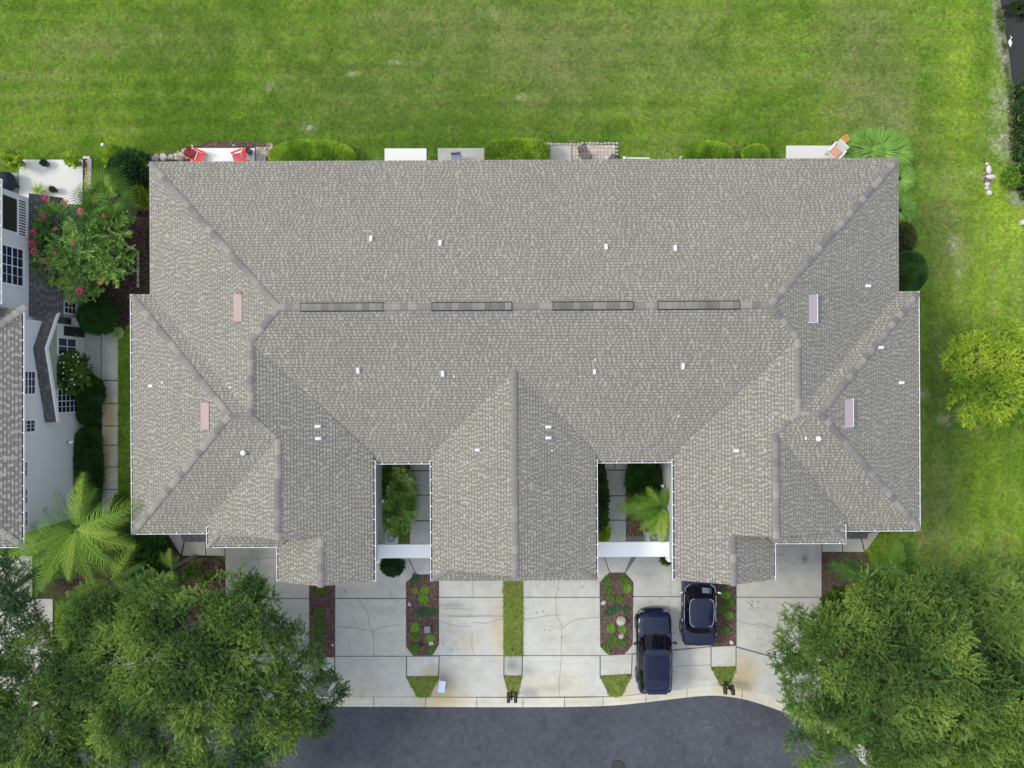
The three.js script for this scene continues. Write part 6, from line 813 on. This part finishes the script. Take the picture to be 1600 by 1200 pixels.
{ const o = thing('garden_edging', null, 0, 'pale stone edging in the dark bed beside the left building', 'edging'); for (const [a, b] of [[[188, 380], [214, 391]], [[216, 392], [216, 450]]]) { const A = at(...a, .05), B = at(...b, .05), n = Math.round(A.distanceTo(B) / .28); for (let i = 0; i < n; i++) { const m = part('edging_stone', new RoundedBoxGeometry(.25, .14, .12, 1, .02), M.rock, o); m.position.copy(A).lerp(B, (i + .5) / n); m.rotation.y = -Math.atan2(B.z - A.z, B.x - A.x); } } }

// ---------------------------------------------------------------- grass last: it grows round everything laid down before
{
  const footprint = inset(eave, .3), bladeG = (seed) => { const r = mul(seed), b = new MB(); for (let i = 0; i < 7; i++) { const a = r() * 6.283, e = .15 + r() * .75, L = .06 + r() * .07, x = (r() - .5) * .10, z = (r() - .5) * .10, d = V3(Math.cos(a) * Math.sin(e), Math.cos(e), Math.sin(a) * Math.sin(e)), s = V3(-Math.sin(a), 0, Math.cos(a)).multiplyScalar(.009), p = V3(x, 0, z), m = p.clone().addScaledVector(d, L * .6), t = p.clone().addScaledVector(d, L).add(V3(Math.cos(a) * .02, -.012, Math.sin(a) * .02)); b.tri(p.clone().sub(s), m, p.clone().add(s)); b.tri(m.clone().sub(s), t, m.clone().add(s)); b.tri(p.clone().sub(s), m.clone().sub(s), m.clone().add(s)); } return b.geo(); };
  const geos = [bladeG(1), bladeG(2), bladeG(3)], mat = leafy(1, 1, 1, .2), hardBox = HARD.map((P) => { const w = pxy(P); return { w, x0: Math.min(...w.map((p) => p[0])), x1: Math.max(...w.map((p) => p[0])), z0: Math.min(...w.map((p) => p[1])), z1: Math.max(...w.map((p) => p[1])) }; });
  const free = (x, z) => { if (inPoly(x, z, footprint)) return false; for (const h of hardBox) if (x > h.x0 && x < h.x1 && z > h.z0 && z < h.z1 && inPoly(x, z, h.w)) return false; return true; };
  const grow = (area, dens, list, y0, test, seed, poly) => { const r = mul(seed), [x0, z0] = g2(area[0], area[1]), [x1, z1] = g2(area[2], area[3]), n = Math.round((x1 - x0) * (z1 - z0) * dens); for (let i = 0; i < n; i++) { const x = x0 + (x1 - x0) * r(), z = z0 + (z1 - z0) * r(); if (poly && !inPoly(x, z, poly)) continue; if (test && !free(x, z)) continue; let c = lawnColor(x, z); if (poly) c = [...mix3(c, [.16, .17, .05], .35 + .5 * fbm(x * 1.7, z * 1.7, 2) * (y0 > .07 ? 1 : 0)), 0]; if (c[3] > .45 && r() < .75) continue; let y = y0; if (x > 20 && z < 0) { const bd = bank(x, z); if (bd < .25 && r() < .8) continue; if (bd < 0) continue; y = -.75 * sstep(.9, -1.6, bd); } const k = GRASSK * (.62 + .76 * r()), h = (r() - .5) * .3; list.push([x, y, z, c[0] * k * (1 + h), c[1] * k, c[2] * k, .6 + .7 * r(), r() * 6.283]); } };
  const GRASSK = 1.9;
  const put = (list, name, parent, label) => geos.forEach((g, gi) => { const L = list.filter((_, i) => i % 3 === gi); if (!L.length) return; const im = new THREE.InstancedMesh(g, mat, L.length), c = new THREE.Color(); L.forEach((q, i) => { tmpQ.setFromEuler(tmpE.set(0, q[7], 0)); tmpM.compose(V3(q[0], q[1] - .005, q[2]), tmpQ, V3(q[6] * 1.15, q[6], q[6] * 1.15)); im.setMatrixAt(i, tmpM); im.setColorAt(i, c.setRGB(q[3], q[4], q[5])); }); im.name = name; im.userData.kind = 'stuff'; im.receiveShadow = im.castShadow = true; parent.add(im); });
  const o = tag(new THREE.Group(), 'short green lawn grass with paler and browner patches', 'grass', null, 'stuff'); o.name = 'grass'; scene.add(o); const L = [];
  grow([-20, -25, 1585, 262], 400, L, 0, true, 201); grow([1330, 262, 1630, 960], 400, L, 0, true, 202); grow([-20, 262, 240, 300], 400, L, 0, true, 203); grow([120, 480, 240, 880], 330, L, 0, true, 204); grow([40, 930, 353, 1088], 220, L, 0, true, 205); grow([1283, 862, 1630, 1180], 160, L, 0, true, 206);
  put(L, 'grass_blades', o);
  const strip = (poly, label) => { const w = pxy(poly), s = thing('grass_strip', null, 0, label, 'grass'); s.userData.kind = 'structure'; new MB().prism(w, 0, .075).build('soil', std(.10, .14, .03, { roughness: 1, map: mulchMap }), s); const X = poly.map((p) => p[0]), Y = poly.map((p) => p[1]), l = []; grow([Math.min(...X), Math.min(...Y), Math.max(...X), Math.max(...Y)], 520, l, .075, false, Math.round(X[0] * 7 + Y[0]), w); put(l, 'grass_blades', s); };
  strip([[787.5, 880], [816.5, 880], [816.5, 1023.3], [787.5, 1023.3]], 'narrow grass strip between the two middle driveways'); strip([[788.5, 1055.7], [814.8, 1055.7], [807.5, 1087.6], [796.5, 1087.6]], 'small grass wedge behind the middle double mailbox');
  strip([[636, 1057], [685, 1057], [670.6, 1087.6], [652.6, 1087.6]], 'grass wedge at the kerb left of the grey pedestal'); strip([[938.4, 1056], [985.6, 1053], [970.5, 1086.2], [953.4, 1086.6]], 'grass wedge at the kerb just left of the parked sport utility car'); strip([[1110.6, 1042], [1149, 1042], [1138.6, 1070.4], [1126.6, 1070.2]], 'grass wedge behind the right double mailbox');
  strip([[625, 818], [639.6, 818], [639.6, 850], [625, 850]], 'small dark grass patch beside the air conditioner in the left courtyard');
}

renderer.render(scene, camera);
